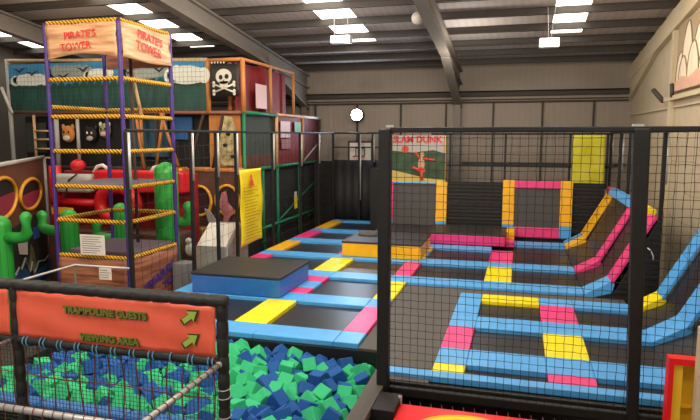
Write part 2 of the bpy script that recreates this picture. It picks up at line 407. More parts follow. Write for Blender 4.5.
m = MB().box(-1.45,3.2,7.05,7.36,-.16,-.055).box(-.99,E,7.36,11.34,-.12,-.055).box(-1.45,3.2,7.0,7.06,-1,-.02)
obj('deck_frame', m, BLK, t)
m = MB()
for k in range(20): m.tube([(-1.2+k*.13,6.985,-.24),(-1.2+k*.13+.015,6.96,-.30),(-1.2+k*.13-.02,6.975,-.34)], .006, 5)
obj('spring_hook', m, STEEL, t, kind='stuff')

# angled riser banks
def riser(name, label, x0, xk, zk, xt, zt, rows, beds, y_end, tops):
    t = thing(name, label, 'trampoline', (x0, (rows[0][0]+y_end)/2, -1))
    sl = math.atan2(zt-zk, xt-xk); nx, nz = -math.sin(sl), math.cos(sl); T = .05
    for (y0, y1, mc, mr, lc, lr) in rows:
        g = .006
        cor = MB().prism([(x0,.036),(xk-.03,zk+.01),(xk+.03,zk+.05),(xk+.08,zk-.02),(xk+.02,.0),(xk-.06,-.05),(x0,-.05)][::-1], 'y', y0+g, y1-g)
        obj('safety_pad', cor, mc, t, label=lc, bevel=.012)
        p = [(xk+.01,zk+.03),(xt,zt+.03),(xt-nx*-T-.0,zt+nz*-T),(xk-nx*T+.0,zk-nz*T)]
        p = [(xk+nx*.01,zk+nz*.01),(xt+nx*.01,zt+nz*.01),(xt-nx*T,zt-nz*T),(xk-nx*T,zk-nz*T)]
        obj('safety_pad', MB().prism(p, 'y', y0+g, y1-g), mr, t, label=lr, bevel=.012)
    for (y0, y1) in beds:
        pr = [(x0,-.03),(xk+.02,zk-.09),(xk+.06,zk-.06),(xt+.04,zt-.03)]
        poly = pr + [(a+.012,b-.012) for a, b in pr[::-1]]
        obj('bed', MB().prism(poly, 'y', y0, y1), BED, t)
    for (y0, y1, m, l) in tops:
        obj('safety_pad', MB().prism([(xt-.11,zt-.09),(xt-.05,zt+.075),(xt+.11,zt+.075),(xt+.14,zt-.0),(xt+.08,zt-.08)], 'y', y0+.01, y1-.01), m, t, label=l, bevel=.015)
    ya = rows[0][0]
    b = MB().prism([(x0+.02,-1),(x0+.02,-.06),(xk+.06,zk-.17),(xt+.03,zt-.09),(xt+.09,zt-.09),(xt+.09,-1)], 'y', ya-.06, ya-.012)
    obj('end_board', b, SLATM, t)
    obj('rear_board', MB().box(xt+.05,xt+.09,ya,y_end,-1,zt-.09), BOARD, t)
    return t
riser('angled_trampoline', 'bank of sloping trampolines with pink and amber rising pads, behind the grey walkway', 1.28, 1.72, .26, 2.42, 1.55,
      [(ROWS[2][0],ROWS[2][1],BLUE,PNK,BL,PK),(ROWS[3][0],ROWS[3][1],PNK,PNK,PK,PK),(16.86,17.4,ORG,ORG,'amber safety pad','amber safety pad'),(17.74,17.80,BLUE,ORG,BL,'amber safety pad')],
      [(ROWS[2][1],ROWS[3][0]),(ROWS[3][1],16.86),(17.4,17.74)], 17.82,
      [(12.45,13.85,YEL,YL),(13.85,15.6,BLUE,BL),(15.6,17.2,BLUE,BL),(17.2,17.8,MAR,'dull red safety pad')])
riser('angled_trampoline', 'sloping trampolines with a yellow corner pad and blue rising pads, next to the netted section', E, 2.38, .27, 3.1, 1.62,
      [(F[1][0],F[1][1],BLUE,BLUE,BL,BL),(F[2][0],F[2][1],BLUE,BLUE,BL,BL),(F[3][0],F[3][1],YEL,BLUE,YL,BL)],
      [(F[1][1],F[2][0]),(F[2][1],F[3][0])], F[3][1], [(F[1][0],F[3][1],BLUE,BL)])
obj('cable_end', MB().tube([(2.3,11.82,.98),(2.36,11.81,.93),(2.40,11.81,.84),(2.41,11.82,.76)], .012, 6), mat('white_plastic', (220,216,208)), None, label='short curved white cable on the black slatted end board', cat='cable')

# ------------------------------------------------------------------ wall trampolines
def wall_tramp(label, x0, x1, zb, zt, Y, lean, left, right, top, bottom, base):
    t = thing('wall_trampoline', label, 'trampoline', ((x0+x1)/2, Y, zb))
    w = .3
    def slab(xa, xb, za, zb_, th=.08, off=0):
        f = lambda z: lean*(z-zb)/(zt-zb)
        m = MB(); m.add([(xa,Y+off+f(za),za),(xb,Y+off+f(za),za),(xb,Y+off+th+f(za),za),(xa,Y+off+th+f(za),za),
                         (xa,Y+off+f(zb_),zb_),(xb,Y+off+f(zb_),zb_),(xb,Y+off+th+f(zb_),zb_),(xa,Y+off+th+f(zb_),zb_)],
                        [(0,3,2,1),(4,5,6,7),(0,1,5,4),(1,2,6,5),(2,3,7,6),(3,0,4,7)]); return m
    obj('bed', slab(x0+left[1], x1-right[1], zb+bottom[1], zt-top[1], .02, .05), WBED, t)
    obj('safety_pad', slab(x0, x0+left[1], zb+base, zt), left[0], t, label=left[2], bevel=.015)
    obj('safety_pad', slab(x1-right[1], x1, zb+base, zt), right[0], t, label=right[2], bevel=.015)
    if top[1]: obj('safety_pad', slab(x0+left[1], x1-right[1], zt-top[1], zt-.02), top[0], t, label=top[2], bevel=.015)
    if bottom[1]: obj('safety_pad', slab(x0+left[1], x1-right[1], zb, zb+bottom[1]), bottom[0], t, label=bottom[2], bevel=.015)
    if base:
        obj('safety_pad', slab(x0, x0+left[1], zb, zb+base), BLUE, t, label=BL, bevel=.012)
        obj('safety_pad', slab(x1-right[1], x1, zb, zb+base), BLUE, t, label=BL, bevel=.012)
    obj('backing_frame', slab(x0+.02, x1-.02, zb-.5, zt-.05, .06, .12), BLK, t)
    return t
wall_tramp('upright grey wall trampoline edged by pink and amber pads, beneath the printed banner', -3.95, -2.06, .30, 1.62, 18.0, .12, (PNK,.24,PK), (ORG,.33,'amber safety pad'), (BLUE,.06,BL), (BLK,.0,''), .14)
wall_tramp('upright grey wall trampoline framed by two amber side pads with pink pads above and below', -.43, 1.50, .06, 1.72, 18.0, .10, (ORG,.33,'amber safety pad'), (ORG,.33,'amber safety pad'), (PNK,.23,PK), (PNK,.30,PK), .36)

obj('slatted_wall', MB().box(-2.06,-.43,18.16,18.26,-1,1.64), SLATM, None, label='black slatted board wall filling the gap between both upright wall trampolines', cat='wall panel')
obj('slatted_wall', MB().box(1.50,2.36,18.26,18.36,-1,1.66), SLATM, None, label='black slatted board wall below the lime yellow banner', cat='wall panel')

# raised blocks on the court
def crash_block(label, x0,x1,y0,y1,z,m,ml,top=BLKM):
    t = thing('foam_platform', label, 'platform', ((x0+x1)/2,(y0+y1)/2,.04))
    obj('side_cover', MB().box(x0,x1,y0,y1,.04,z-.05), m, t, label=ml, bevel=.02)
    obj('top_mat', MB().box(x0-.015,x1+.015,y0-.015,y1+.015,z-.048,z), top, t, bevel=.012)
crash_block('low blue platform with a black top mat on the trampoline court beside the machines', -5.95,-4.14,9.98,11.55,.43, DBLUE, 'royal blue side')
crash_block('low amber platform with a black top mat standing in the middle of the court', -4.16,-2.2,14.06,15.7,.42, ORG, 'amber side')
crash_block('wide pink fronted step with a black top below the slatted wall', -2.42,-.29,16.42,17.95,.36, PNK, 'pink side')
t = thing('foam_platform', 'small stepped amber and pink end block between the pink step and the next wall trampoline', 'platform', (-.17,17,.0))
obj('side_cover', MB().box(-.28,-.06,16.6,17.1,.0,.16), PNK, t, bevel=.015)
obj('upper_block', MB().box(-.28,-.06,17.1,17.9,.0,.36), ORG, t, bevel=.015)
obj('ledge_board', MB().box(-3.95,-2.45,15.9,17.98,.04,.30), BLKM, None, label='dark ledge at the foot of the wall trampoline under the printed banner', cat='platform')
obj('floor_cushion', MB().ball((-3.75,15.1,.44), .28, .22, .1), GRYF, None, label='small grey cushion lying on the amber platform', cat='cushion')

# ------------------------------------------------------------------ safety net frames
def net_mb(P, U, W, nu, nv, su, sv, r, jit=.006, sides=3, seed=1):
    q = random.Random(seed); P, U, W = Vector(P), Vector(U), Vector(W); N = U.cross(W).normalized()
    D = {}
    def pt(i, j):
        if (i,j) not in D:
            D[i,j] = P+U*(i*su+q.uniform(-jit,jit))+W*(j*sv+q.uniform(-jit,jit))+N*q.uniform(-jit,jit)
        return D[i,j]
    m = MB()
    for i in range(nu+1): m.tube([pt(i,j) for j in range(nv+1)], r, sides, caps=False)
    for j in range(nv+1): m.tube([pt(i,j) for i in range(nu+1)], r, sides, caps=False)
    return m
t = thing('net_enclosure', 'tall black padded frame with a see-through black safety net across the front trampolines', 'safety net', (.8,6.9,-1))
def leanpost(x0, x1, y, z0, z1, w, w1=None):
    m = MB()
    vs = []
    for (x, z, h) in ((x0,z0,w/2),(x1,z1,(w1 or w)/2)): vs += [(x-h,y-h,z),(x+h,y-h,z),(x+h,y+h,z),(x-h,y+h,z)]
    return m.add(vs, [(0,3,2,1),(4,5,6,7),(0,1,5,4),(1,2,6,5),(2,3,7,6),(3,0,4,7)])
obj('post', leanpost(-1.52,-1.51,6.9,-1,3.08,.145), BLK, t, bevel=.02)
obj('post', leanpost(1.315,1.215,6.9,-1,3.08,.10,.165), BLK, t, bevel=.02)
obj('top_rail', MB().box(-1.45,3.45,6.86,6.94,3.04,3.10), BLK, t, bevel=.012)
obj('bottom_rail', MB().box(-1.45,3.45,6.90,6.98,-.16,-.05), BLK, t, bevel=.012)
obj('net', net_mb((-1.46,6.88,-.04), (1,0,0), (0,0,1), 53, 34, .0915, .0915, .0036, .005), NETK, t)
obj('post_cap', MB().box(-1.50,-1.42,6.87,6.93,3.10,3.125), STEEL, t, label='silver post end')
obj('post_cap', MB().box(1.13,1.24,6.87,6.93,3.10,3.125), STEEL, t, label='silver post end')

def net_post(label, x, y, silver=True, loc_only=False, z0=-1.0, z1=3.08, zs=2.1, grp=None):
    t = thing('net_post', label, 'post', (x,y,z0), grp)
    obj('padded_sleeve', MB().box(x-.035,x+.035,y-.035,y+.035,z0,z1), BLK, t, bevel=.01)
    if silver: obj('bare_tube', MB().tube([(x+.055,y-.01,zs),(x+.055,y-.01,z1-.02)], .024, 8), STEEL, t, label='bare silver tube')
    return t
p0 = net_post('black net post rising right in front of the yellow rope tower', -6.4, 8.80)
for (y, l) in ((10.86,'black net post with a bare silver top just past the rope tower'),
               (11.92,'black net post with a bare silver top standing before the left porthole ring'),
               (12.86,'black net post holding the near edge of the yellow banner'),
               (15.04,'black net post with a bare silver top in front of the green framed bay'),
               (17.18,'black net post beside the small yellow notice'),
               (18.87,'black net post before the last maroon panel of the play frame')):
    copy_thing(p0, (-6.4,y,-1.0), l)
net_post('black corner post where the side net meets the curtain', -6.4, 20.55, silver=False)
obj('net_rail', MB().box(-6.44,-6.36,8.8,20.6,3.07,3.12), BLK, None, label='long black top rail linking the posts along the play frame side', cat='rail', bevel=.01)
obj('side_net', net_mb((-6.4,8.85,-.0), (0,1,0), (0,0,1), 46, 12, .255, .255, .0035, .02, seed=5), NETD, None, label='thin dark safety net hung between the posts along the play frame side', cat='net')
# back nets
obj('net_rail', MB().box(-6.44,-4.2,20.56,20.63,3.07,3.13).box(-6.44,-4.2,20.56,20.62,2.58,2.63), BLK, None, label='black double rail above the curtain by the basketball board', cat='rail', bevel=.01)
for (x, l) in ((-5.42,'black post with a bare silver top crossing in front of the basketball board'),(-4.93,'black post with a silver top at the edge of the basketball board'),(-4.66,'black post with a silver top next to the thick corner post')):
    net_post(l, x, 20.45, z0=.0, zs=.75 if x < -5.4 else 2.1)
t = thing('net_enclosure', 'black rail frame with sparse net standing above the slatted walls at the back', 'safety net', (-.8,18.4,1.6))
obj('rail', MB().box(-2.6,2.45,18.38,18.44,3.03,3.09), BLK, t, label='upper rail')
obj('rail', MB().box(-2.1,2.45,18.38,18.44,2.09,2.14), BLK, t, label='middle rail')
for x in (-2.02,-.40,1.40,2.40): obj('upright', MB().box(x-.03,x+.03,18.38,18.44,1.5,3.06), BLK, t)
obj('net', net_mb((-3.9,18.41,1.6), (1,0,0), (0,0,1), 34, 8, .185, .185, .0025, .01, seed=9), NETD, t)
pr = net_post('black side net post with bare silver tube at the end of the slatted end board', 2.58, 12.3)
for (y, l) in ((15.9,'black net post beside the thick front post, over the sloping bank'),(17.3,'black net post with a silver tube behind the maroon pad of the sloping bank'),(19.1,'black net post between the lime banner and the corner of the hall')):
    copy_thing(pr, (2.58,y,-1.0), l)
obj('net_rail', MB().box(2.55,2.61,7.0,19.2,3.06,3.11), BLK, None, label='black top rail of the side net along the block wall', cat='rail')
obj('side_net', net_mb((2.7,7.0,-.0), (0,1,0), (0,0,1), 10, 6, .54, .51, .003, .03, seed=8), NETD, None, label='thin black side net hanging along the cream block wall', cat='net')

# black curtain, backboard
m = MB().sheet(lambda u, v: ((-6.5+u*1.95, 20.72+.006*math.sin(u*40), -.9+v*3.05), (0,1,0)), 60, 2, .02)
obj('black_curtain', m, BOARD, None, label='black curtain closing the far end of the court under the basketball board', cat='curtain')
obj('wall_pad', MB().box(-4.5,-3.97,18.4,18.5,-.9,2.0), BOARD, None, label='black hanging pad behind the thick net post beside the printed banner', cat='wall pad')
obj('wall_pad', MB().box(-7.2,-6.52,20.75,20.85,-1,2.1), BOARD, None, label='black pad between the curtain and the play unit', cat='wall pad')
t = thing('basketball_backboard', 'white basketball board with a dark border and square, above the black curtain', 'basketball board', (-5.5,21.1,2.1))
obj('board', MB().box(-5.98,-5.10,21.08,21.12,2.12,2.80), WHT, t)
m = MB()
for (a,b,c,d) in ((-6.0,-5.08,2.76,2.82),(-6.0,-5.94,2.10,2.82),(-5.14,-5.08,2.10,2.82),(-5.72,-5.36,2.55,2.58),(-5.72,-5.69,2.3,2.58),(-5.39,-5.36,2.3,2.58)): m.box(a,b,21.06,21.08,c,d)
obj('border', m, mat('dark_red_grey_print', (70,40,40)), t, label='dark printed border')
obj('hoop', MB().torus((-5.54,20.86,2.28), (1,0,0), (0,1,0), .2, .2, .016), REDI, t)
obj('support_arm', MB().box(-5.6,-5.48,21.12,21.52,2.4,2.5), PURL, t)

# ------------------------------------------------------------------ banners on the nets
def cloth(x0, x1, z0, z1, y, amp=.015, fx=9, fz=7, ph=0.0, axis='x'):
    def fn(u, v):
        w = amp*math.sin(u*fx+v*3+ph)+amp*.7*math.sin(v*fz-u*4+ph)
        if axis == 'x': return ((x0+u*(x1-x0), y+w, z0+v*(z1-z0)+.02*math.sin(u*3)*(1-v)), (0,-1,0))
        return ((y+w, x0+u*(x1-x0), z0+v*(z1-z0)+.03*u*(1-v)), (1,0,0))
    return MB().sheet(fn, 14, 22, .004)
t = thing('printed_banner', 'meadow banner reading SLAM DUNK in red over the first wall trampoline', 'banner', (-3,18.25,1.6))
obj('sheet', MB().box(-3.86,-2.14,18.2,18.21,1.60,3.02), MSKY, t)
obj('meadow_print', MB().fprism([(-3.86,1.62),(-2.14,1.62),(-2.14,2.48),(-2.5,2.58),(-3.1,2.50),(-3.86,2.56)], (0,18.195,0), (1,0,0), (0,0,1), .006), MGRN, t)
obj('straw_print', MB().fprism([(-3.86,1.60),(-2.14,1.60),(-2.14,1.68),(-2.7,1.72),(-3.2,1.84),(-3.86,1.98)], (0,18.188,0), (1,0,0), (0,0,1), .006), MYEL, t)
obj('lettering', text_mb('SLAM DUNK', .27, (-3.0,18.19,2.89), (1,0,0), (0,0,1), .004, .008), REDP, t, label='red lettering')
m = MB()
fx, fz = -2.86, 2.02
m.fprism(disc(fx+.0,fz+.13,.10,12,.22), (0,18.182,0), (1,0,0), (0,0,1), .006)
m.fprism(disc(fx+.02,fz+.42,.07,12), (0,18.182,0), (1,0,0), (0,0,1), .006)
obj('player_print', m, SKIN, t)
m = MB()
for (a, b, w) in (((fx-.02,fz-.08),(fx-.26,fz+.02),.05),((fx,fz-.1),(fx+.03,fz-.36),.045),((fx+.05,fz+.3),(fx+.4,fz+.26),.035),((fx-.05,fz+.3),(fx-.2,fz+.5),.035)):
    m.tube([(a[0],18.178,a[1]),(b[0],18.178,b[1])], w, 6)
m.fprism(disc(fx-.0,fz-.05,.13,12,.09), (0,18.178,0), (1,0,0), (0,0,1), .006)
obj('player_limbs', m, ORR, t)
obj('ball_print', MB().fprism(disc(-3.36,2.60,.11,16), (0,18.182,0), (1,0,0), (0,0,1), .006), ORR, t)
obj('edging', MB().box(-2.17,-2.13,18.19,18.22,1.6,3.02), ORG, t)

t = thing('safety_banner', 'lime yellow banner with faint text hung on the back net near the block wall', 'banner', (1.87,18.3,1.6))
obj('sheet', cloth(1.46,2.33,1.60,3.03,18.33,.012), YBAN2, t)
t = thing('safety_banner', 'tall crumpled yellow rules banner hung on the side net before the play frame', 'banner', (-6.3,13.5,.3))
obj('sheet', cloth(12.88,14.12,.36,2.20,-6.33,.02,6,10,axis='y'), YBAN, t)
m = MB(); q = random.Random(3)
for k in range(17):
    z = 1.75-k*.078; a = 13.02+q.random()*.06
    m.box(-6.293,-6.288,a,a+.55+q.random()*.4,z,z+.016)
obj('rule_lines', m, DARKY, t)
m = MB().fprism(disc(13.45,2.02,.05), (-6.292,0,0), (0,1,0), (0,0,1), .005).fprism([(13.36,1.8),(13.62,1.78),(13.52,1.95),(13.42,1.97)], (-6.292,0,0), (0,1,0), (0,0,1), .005)
obj('jumper_print', m, ORR, t)
t = thing('hanging_notice', 'tiny yellow notice with a white top hung on the green play frame side', 'notice', (-7.1,18.5,.6))
obj('sheet', MB().box(-7.08,-7.07,18.4,18.66,.62,1.02), YBAN, t); obj('heading', MB().box(-7.08,-7.065,18.42,18.6,1.02,1.18), WHT, t)

# ------------------------------------------------------------------ foam pit
obj('pit_enclosure', MB().box(-6.4,-1.72,5.28,5.36,-1,-.02).box(-6.5,-6.4,5.28,8.0,-1,-.02), BOARD, None, label='black boards enclosing the foam pit', cat='pit boards')
t = thing('pit_edge_pad', 'royal blue padded edge along the near side of the foam pit', 'pad', (-4,5.2,-1))
for k in range(4): obj('safety_pad', MB().box(-6.3+k*1.14,-5.17+k*1.14,5.24,5.44,-.14,.0), DBLUE, t, bevel=.03)
cb = {}
S = .185
for nm, m in (('green', FG), ('blue', FB)):
    me = MB().box(-S/2,S/2,-S/2,S/2,-S/2,S/2)
    o = obj('foam_cube', me, m, None, bevel=.008, seg=1)
    o['label'] = '%s foam cube lying in the foam pit' % nm; o['category'] = 'foam cube'; o['group'] = '%s foam cubes in the pit' % nm
    o.data.transform(Matrix.Translation((0,0,-S/2))); cb[nm] = o
q = random.Random(21)
spots = []
y = 5.52; row = 0
while y < 7.93:
    x = -6.25+(row % 2)*.1
    while x < -1.86:
        spots.append((x+q.uniform(-.045,.045), min(y+q.uniform(-.045,.045),7.83))); x += .192
    y += .182; row += 1
# the cubes that show largest first
spots.sort(key=lambda p: (p[0] < -5.4 and p[1] > 7.3, p[0]))
first = {'green': True, 'blue': True}
rest = []
spots = spots[::-1] if False else spots
q2 = random.Random(5); q2.shuffle(spots)
keep = sorted(spots, key=lambda p: (p[0]+6.4)*.6-(p[1]-5.4)*.25, reverse=True)
ind, rest = keep[:296], keep[296:]
for (x, y) in ind:
    nm = 'green' if q.random() < .52 else 'blue'
    z = -.17+q.uniform(-.06,.075)-.045*(x+4.4)
    rot = (q.uniform(-.9,.9), q.uniform(-.9,.9), q.uniform(0,1.57))
    src = cb[nm]
    if first[nm]: o = src; first[nm] = False
    else: o = src.copy(); col.objects.link(o)
    o.location = (x, y, z); o.rotation_euler = rot
m = MB()
def cube_into(m, x, y, z, rot):
    M = Matrix.Translation((x,y,z)) @ Euler(rot).to_matrix().to_4x4()
    m.box(-S/2,S/2,-S/2,S/2,-S/2,S/2, M)
for (x, y) in rest + [(a+.09, b+.09) for a, b in keep if a < -2.05 and b < 7.75]:
    m.use(0 if q.random() < .5 else 1)
    cube_into(m, x, y, (-.42 if (x,y) not in rest else -.2)+q.uniform(-.05,.05), (q.uniform(-.8,.8), q.uniform(-.8,.8), q.uniform(0,1.5)))
obj('loose_foam', m, [FG, FB], None, label='deeper mass of green and blue foam filling the pit under the top cubes', cat='foam', kind='stuff')
obj('pit_bed', MB().box(-6.4,-1.72,5.36,7.97,-.55,-.5), DBLUE, None, label='blue pit bottom mat below all the foam', cat='mat')

# ------------------------------------------------------------------ sign frame near the camera
YF = 4.6
t = thing('padded_barrier', 'black foam padded barrier frame carrying the orange direction banner and a climbing net', 'barrier', (-3.6,YF,-1))
def padded(p0, p1, r, pitch=.19):
    p0, p1 = Vector(p0), Vector(p1); L_ = (p1-p0).length; nseg = max(2, round(L_/pitch)); pts = []; rad = []
    for k in range(nseg):
        for (f, rr) in ((.03,.9),(.14,1.0),(.5,1.03),(.86,1.0),(.97,.9)):
            pts.append(p0.lerp(p1, (k+f)/nseg)); rad.append(r*rr)
    return MB().tube(pts, r, 14, radii=rad)
obj('top_rail', padded((-6.4,YF,1.57), (-2.40,YF,1.57), .056), FOAMB, t)
obj('lower_rail', padded((-6.4,YF,1.02), (-2.45,YF,1.02), .048, .5), FOAMB, t)
obj('post', padded((-2.455,YF,-1), (-2.455,YF,1.56), .052, .16), FOAMB, t)
obj('post', padded((-4.68,YF,-1), (-4.68,YF,1.56), .05, .16), FOAMB, t)
obj('post', padded((-6.4,YF,-1), (-6.4,YF,1.56), .05, .16), FOAMB, t)
m = MB()
for x in [-2.55-.2*k for k in range(19)]:
    if abs(x+4.68) < .08: continue
    for d in ((-.022,.022) if R.random() < .8 else (0,)): m.torus((x+d,YF,1.02), (.12,1,0), (0,0,1), .056, .056, .007, 16, 5)
obj('cord_tie', m, TIE, t, kind='stuff')
m = MB()
for z in (.78,.70,.52,.45,.2): m.torus((-2.455,YF,z), (1,0,0), (0,1,.12), .057, .057, .005, 16, 4)
obj('post_cord', m, STEEL, t, kind='stuff')
obj('fine_net', net_mb((-6.38,YF+.03,-.4), (1,0,0), (0,0,1), 98, 35, .04, .04, .0029, .003, seed=3), NETC, t)
m = MB(); q = random.Random(8)
for k in range(24):
    x = -6.2+k*.158
    m.tube([(x+.012*math.sin(z*9+k), YF+.02, -.4+z) for z in [i*.14 for i in range(11)]], .0075, 5)
for z in (.66,.28): m.tube([(-6.4+i*.2, YF+.02, z+.01*math.sin(i)) for i in range(20)], .006, 5)
obj('climbing_rope', m, ROPE, t, kind='stuff')

t = thing('direction_banner', 'orange banner reading TRAMPOLINE GUESTS and VIEWING AREA with two lime arrows', 'banner', (-3.57,YF,1.07))
def bfn(x0, x1, z0, z1):
    def fn(u, v):
        x = x0+u*(x1-x0)
        w = .010*math.sin(u*17+v*2)*(abs(u-.5)*1.6)+.006*math.sin((v+u)*9)
        return ((x, YF-.035+w, z0+v*(z1-z0)+.004*math.sin(u*60)), (0,-1,0))
    return fn
obj('sheet', MB().sheet(bfn(-4.64,-2.50,1.065,1.525), 50, 10, .003), ORS, t)
for (body, lx, lz) in (('TRAMPOLINE GUESTS',-3.63,1.385),('VIEWING AREA',-3.59,1.135)):
    obj('lettering', text_mb(body, .092, (lx+.008,YF-.053,lz-.006), (1,0,0), (0,0,1), .002, .007), DKG, t, label='dark lettering shade')
    obj('lettering', text_mb(body, .092, (lx,YF-.057,lz), (1,0,0), (0,0,1), .002, .003), OLIVE, t, label='olive lettering')
def arrow(cx, cz, s, a, y, mb):
    pts = [(-1,-.28),(.05,-.28),(.05,-.62),(1,0),(.05,.62),(.05,.28),(-1,.28)]
    P = [(cx+s*(px*math.cos(a)-pz*math.sin(a)), cz+s*(px*math.sin(a)+pz*math.cos(a))) for px, pz in pts]
    mb.fprism(P, (0,y,0), (1,0,0), (0,0,1), .004); return mb
m = MB(); pass
for az in (1.425,1.21):
    o = obj('arrow', arrow(-2.735,az,.108,math.radians(36),YF-.052,MB()), DKG, t, label='dark outlined arrow')
    obj('arrow_fill', arrow(-2.738,az,.084,math.radians(36),YF-.057,MB()), LIME, o, label='lime arrow fill')
t = thing('direction_banner', 'plain orange banner end on the neighbouring panel of the barrier frame', 'banner', (-5.5,YF,1.07))
obj('sheet', MB().sheet(bfn(-6.34,-4.72,1.065,1.525), 40, 10, .003), ORS, t)

def strung_rail(label, p0, p1, r=.021, pitch=.1):
    t = thing('steel_rail', label, 'rail', (min(p0[0],p1[0]), min(p0[1],p1[1]), min(p0[2],p1[2])))
    obj('tube', MB().tube([p0, p1], r, 12), STEEL, t)
    m = MB(); a, b = Vector(p0), Vector(p1); d = (b-a).normalized(); L_ = (b-a).length
    u = d.cross(Vector((0,0,1))).normalized(); w = Vector((0,0,1))
    for k in range(int(L_/pitch)):
        m.torus(a+d*(k*pitch+.05), u+d*.25, w, r+.003, r+.003, .004, 12, 4)
    obj('net_cord', m, ROPE, t, kind='stuff')
    return t
t = strung_rail('silver rail lashed with net cord, running from the banner corner post towards the viewer', (-2.46,YF-.06,1.02), (-2.46,3.0,1.02), .022)
obj('end_fitting', MB().ball((-2.46,YF-.075,1.02), .03), STEEL, t)
strung_rail('silver rail leaving the banner frame beside the plain orange panel', (-4.72,YF-.06,1.02), (-4.72,3.0,1.02), .022)
strung_rail('low pale rail crossing in front of the climbing net', (-4.7,3.9,.70), (-2.46,3.9,.70), .03)

# ------------------------------------------------------------------ rope tower
TX0, TX1, TY0, TY1 = -8.66, -7.05, 9.62, 11.27
t = thing('rope_tower', 'tall square climbing tower with purple posts, yellow lashed bars and plank printed banners', 'climbing tower', ((TX0+TX1)/2,(TY0+TY1)/2,-1))
for (x, y) in ((TX0,TY0),(TX1,TY0),(TX1,TY1),(TX0,TY1)): obj('post', padded((x,y,-1),(x,y,5.12),.042,.6), PURP, t)
def lashed(p0, p1, r=.042):
    p0, p1 = Vector(p0), Vector(p1); L_ = (p1-p0).length; k = int(L_/.075)
    pts = []; rad = []
    for i in range(k*2+1): pts.append(p0.lerp(p1, i/(k*2))); rad.append(r*(1.12 if i % 2 else .88))
    return MB().tube(pts, r, 10, radii=rad)
for z in (5.09,4.05,3.36,2.71,2.04,1.38,.69):
    obj('yellow_bar', lashed((TX0+.04,TY0,z),(TX1-.04,TY0,z)), NETY, t)
    obj('yellow_bar', lashed((TX1,TY0+.04,z),(TX1,TY1-.04,z)), NETY, t)
for z in (3.55,1.38,5.09):
    obj('yellow_bar', lashed((TX0+.04,TY1,z),(TX1-.04,TY1,z)), NETY, t)
    obj('yellow_bar', lashed((TX0,TY0+.04,z),(TX0,TY1-.04,z)), NETY, t)
def planksheet(ax, a0, a1, c, z0, z1, sag, out):
    def fn(u, v):
        w = .02*math.sin(u*8+v*5)*out+.012*math.sin(v*14+u*3)*out
        zz = z0+v*(z1-z0)+(1-v)*sag*4*u*(1-u)
        return ((a0+u*(a1-a0), c+w, zz), (0,-1,0)) if ax == 'x' else ((c+w, a0+u*(a1-a0), zz), (1,0,0))
    return MB().sheet(fn, 20, 8, .006)
bn = obj('banner', planksheet('x', TX0+.05, TX1-.03, TY0-.03, 4.42, 5.06, .09, 1), WOODY, t)
obj('lettering', text_mb("PIRATE'S", .185, (-7.85,TY0-.062,4.85), (1,.0,.06), (-.06,0,1), .004, .001), REDP, t, label='red lettering'); obj('lettering', text_mb('TOWER', .19, (-7.95,TY0-.062,4.64), (1,0,.06), (-.06,0,1), .004, .001), REDP, t, label='red lettering')
obj('banner', planksheet('y', TY0+.03, TY1-.04, TX1+.03, 4.44, 5.06, -.03, 1), WOODY, t)
obj('lettering', text_mb("PIRATE'S", .22, (TX1+.062,10.5,4.87), (0,1,-.12), (0,.12,1), .004, .001), REDP, t, label='red lettering'); obj('lettering', text_mb('TOWER', .23, (TX1+.062,10.45,4.66), (0,1,-.12), (0,.12,1), .004, .001), REDP, t, label='red lettering')
obj('banner', planksheet('x', TX0+.05, TX1-.03, TY0-.03, -1, .66, 0, 1), WOODD, t, label='brown plank printed banner')
obj('banner', planksheet('y', TY0+.03, TY1-.04, TX1+.03, -1, .66, 0, 1), WOODD, t, label='brown plank printed banner')
obj('banner', MB().box(TX0+.05, TX1-.03, TY1+.01, TY1+.02, 4.42, 5.06), WOODD, t)
obj('lettering', text_mb('TREASURE', .24, (TX1+.062,10.52,.16), (0,1,.30), (0,-.30,1), .004, .008), PURPP, t, label='purple lettering'); obj('lettering', text_mb('TRAIL', .22, (TX1+.062,10.9,-.0), (0,1,.30), (0,-.30,1), .004, .008), PURPP, t, label='purple lettering')
obj('platform_mat', MB().box(TX0+.05,TX1-.05,TY0+.05,TY1-.05,2.02,2.09), BELT, t, bevel=.01)
obj('platform_mat', MB().box(TX0+.05,TX1-.05,TY0+.25,TY1-.05,.66,.76), BELT, t, bevel=.01)
obj('centre_pole', MB().tube([(-7.75,10.9,.7),(-7.75,10.9,4.6)], .035, 8), DBROWN, t)
obj('brace', MB().tube([(-7.9,11.1,4.5),(-7.6,11.0,3.4)], .035, 8), WOODP, t)
def notice(label, cx, y, zc, w, h, mt=WHT, lines=8):
    t = thing('notice', label, 'notice', (cx,y,zc-h/2))
    obj('sheet', MB().box(cx-w/2,cx+w/2,y-.01,y,zc-h/2,zc+h/2), mt, t)
    m = MB(); q = random.Random(int(w*1000))
    for k in range(lines):
        z = zc+h/2-h*(k+1)/(lines+1); m.box(cx-w*.42,cx-w*.42+w*q.uniform(.55,.84),y-.013,y-.01,z-.006,z+.006)
    obj('print_lines', m, INK, t)
notice('large white rules notice fixed to the front of the rope tower', -7.77, TY0-.1, .94, .55, .39)
t = thing('guard_rail', 'thin grey steel handrail in front of the plank printed tower base', 'rail', (-7.5,9.2,-1))
obj('handrail', MB().tube([(-7.93,7.5,.61),(-7.93,9.2,.61),(-6.7,9.2,.61)], .022, 8), STEEL, t)
obj('upright', MB().tube([(-7.93,9.2,-1),(-7.93,9.2,.6)], .02, 8), mat('dull_green_grey', (92,96,84)), t)
notice('small white notice tied to the grey handrail at the tower base', -7.24, 9.17, .49, .26, .22, lines=4)

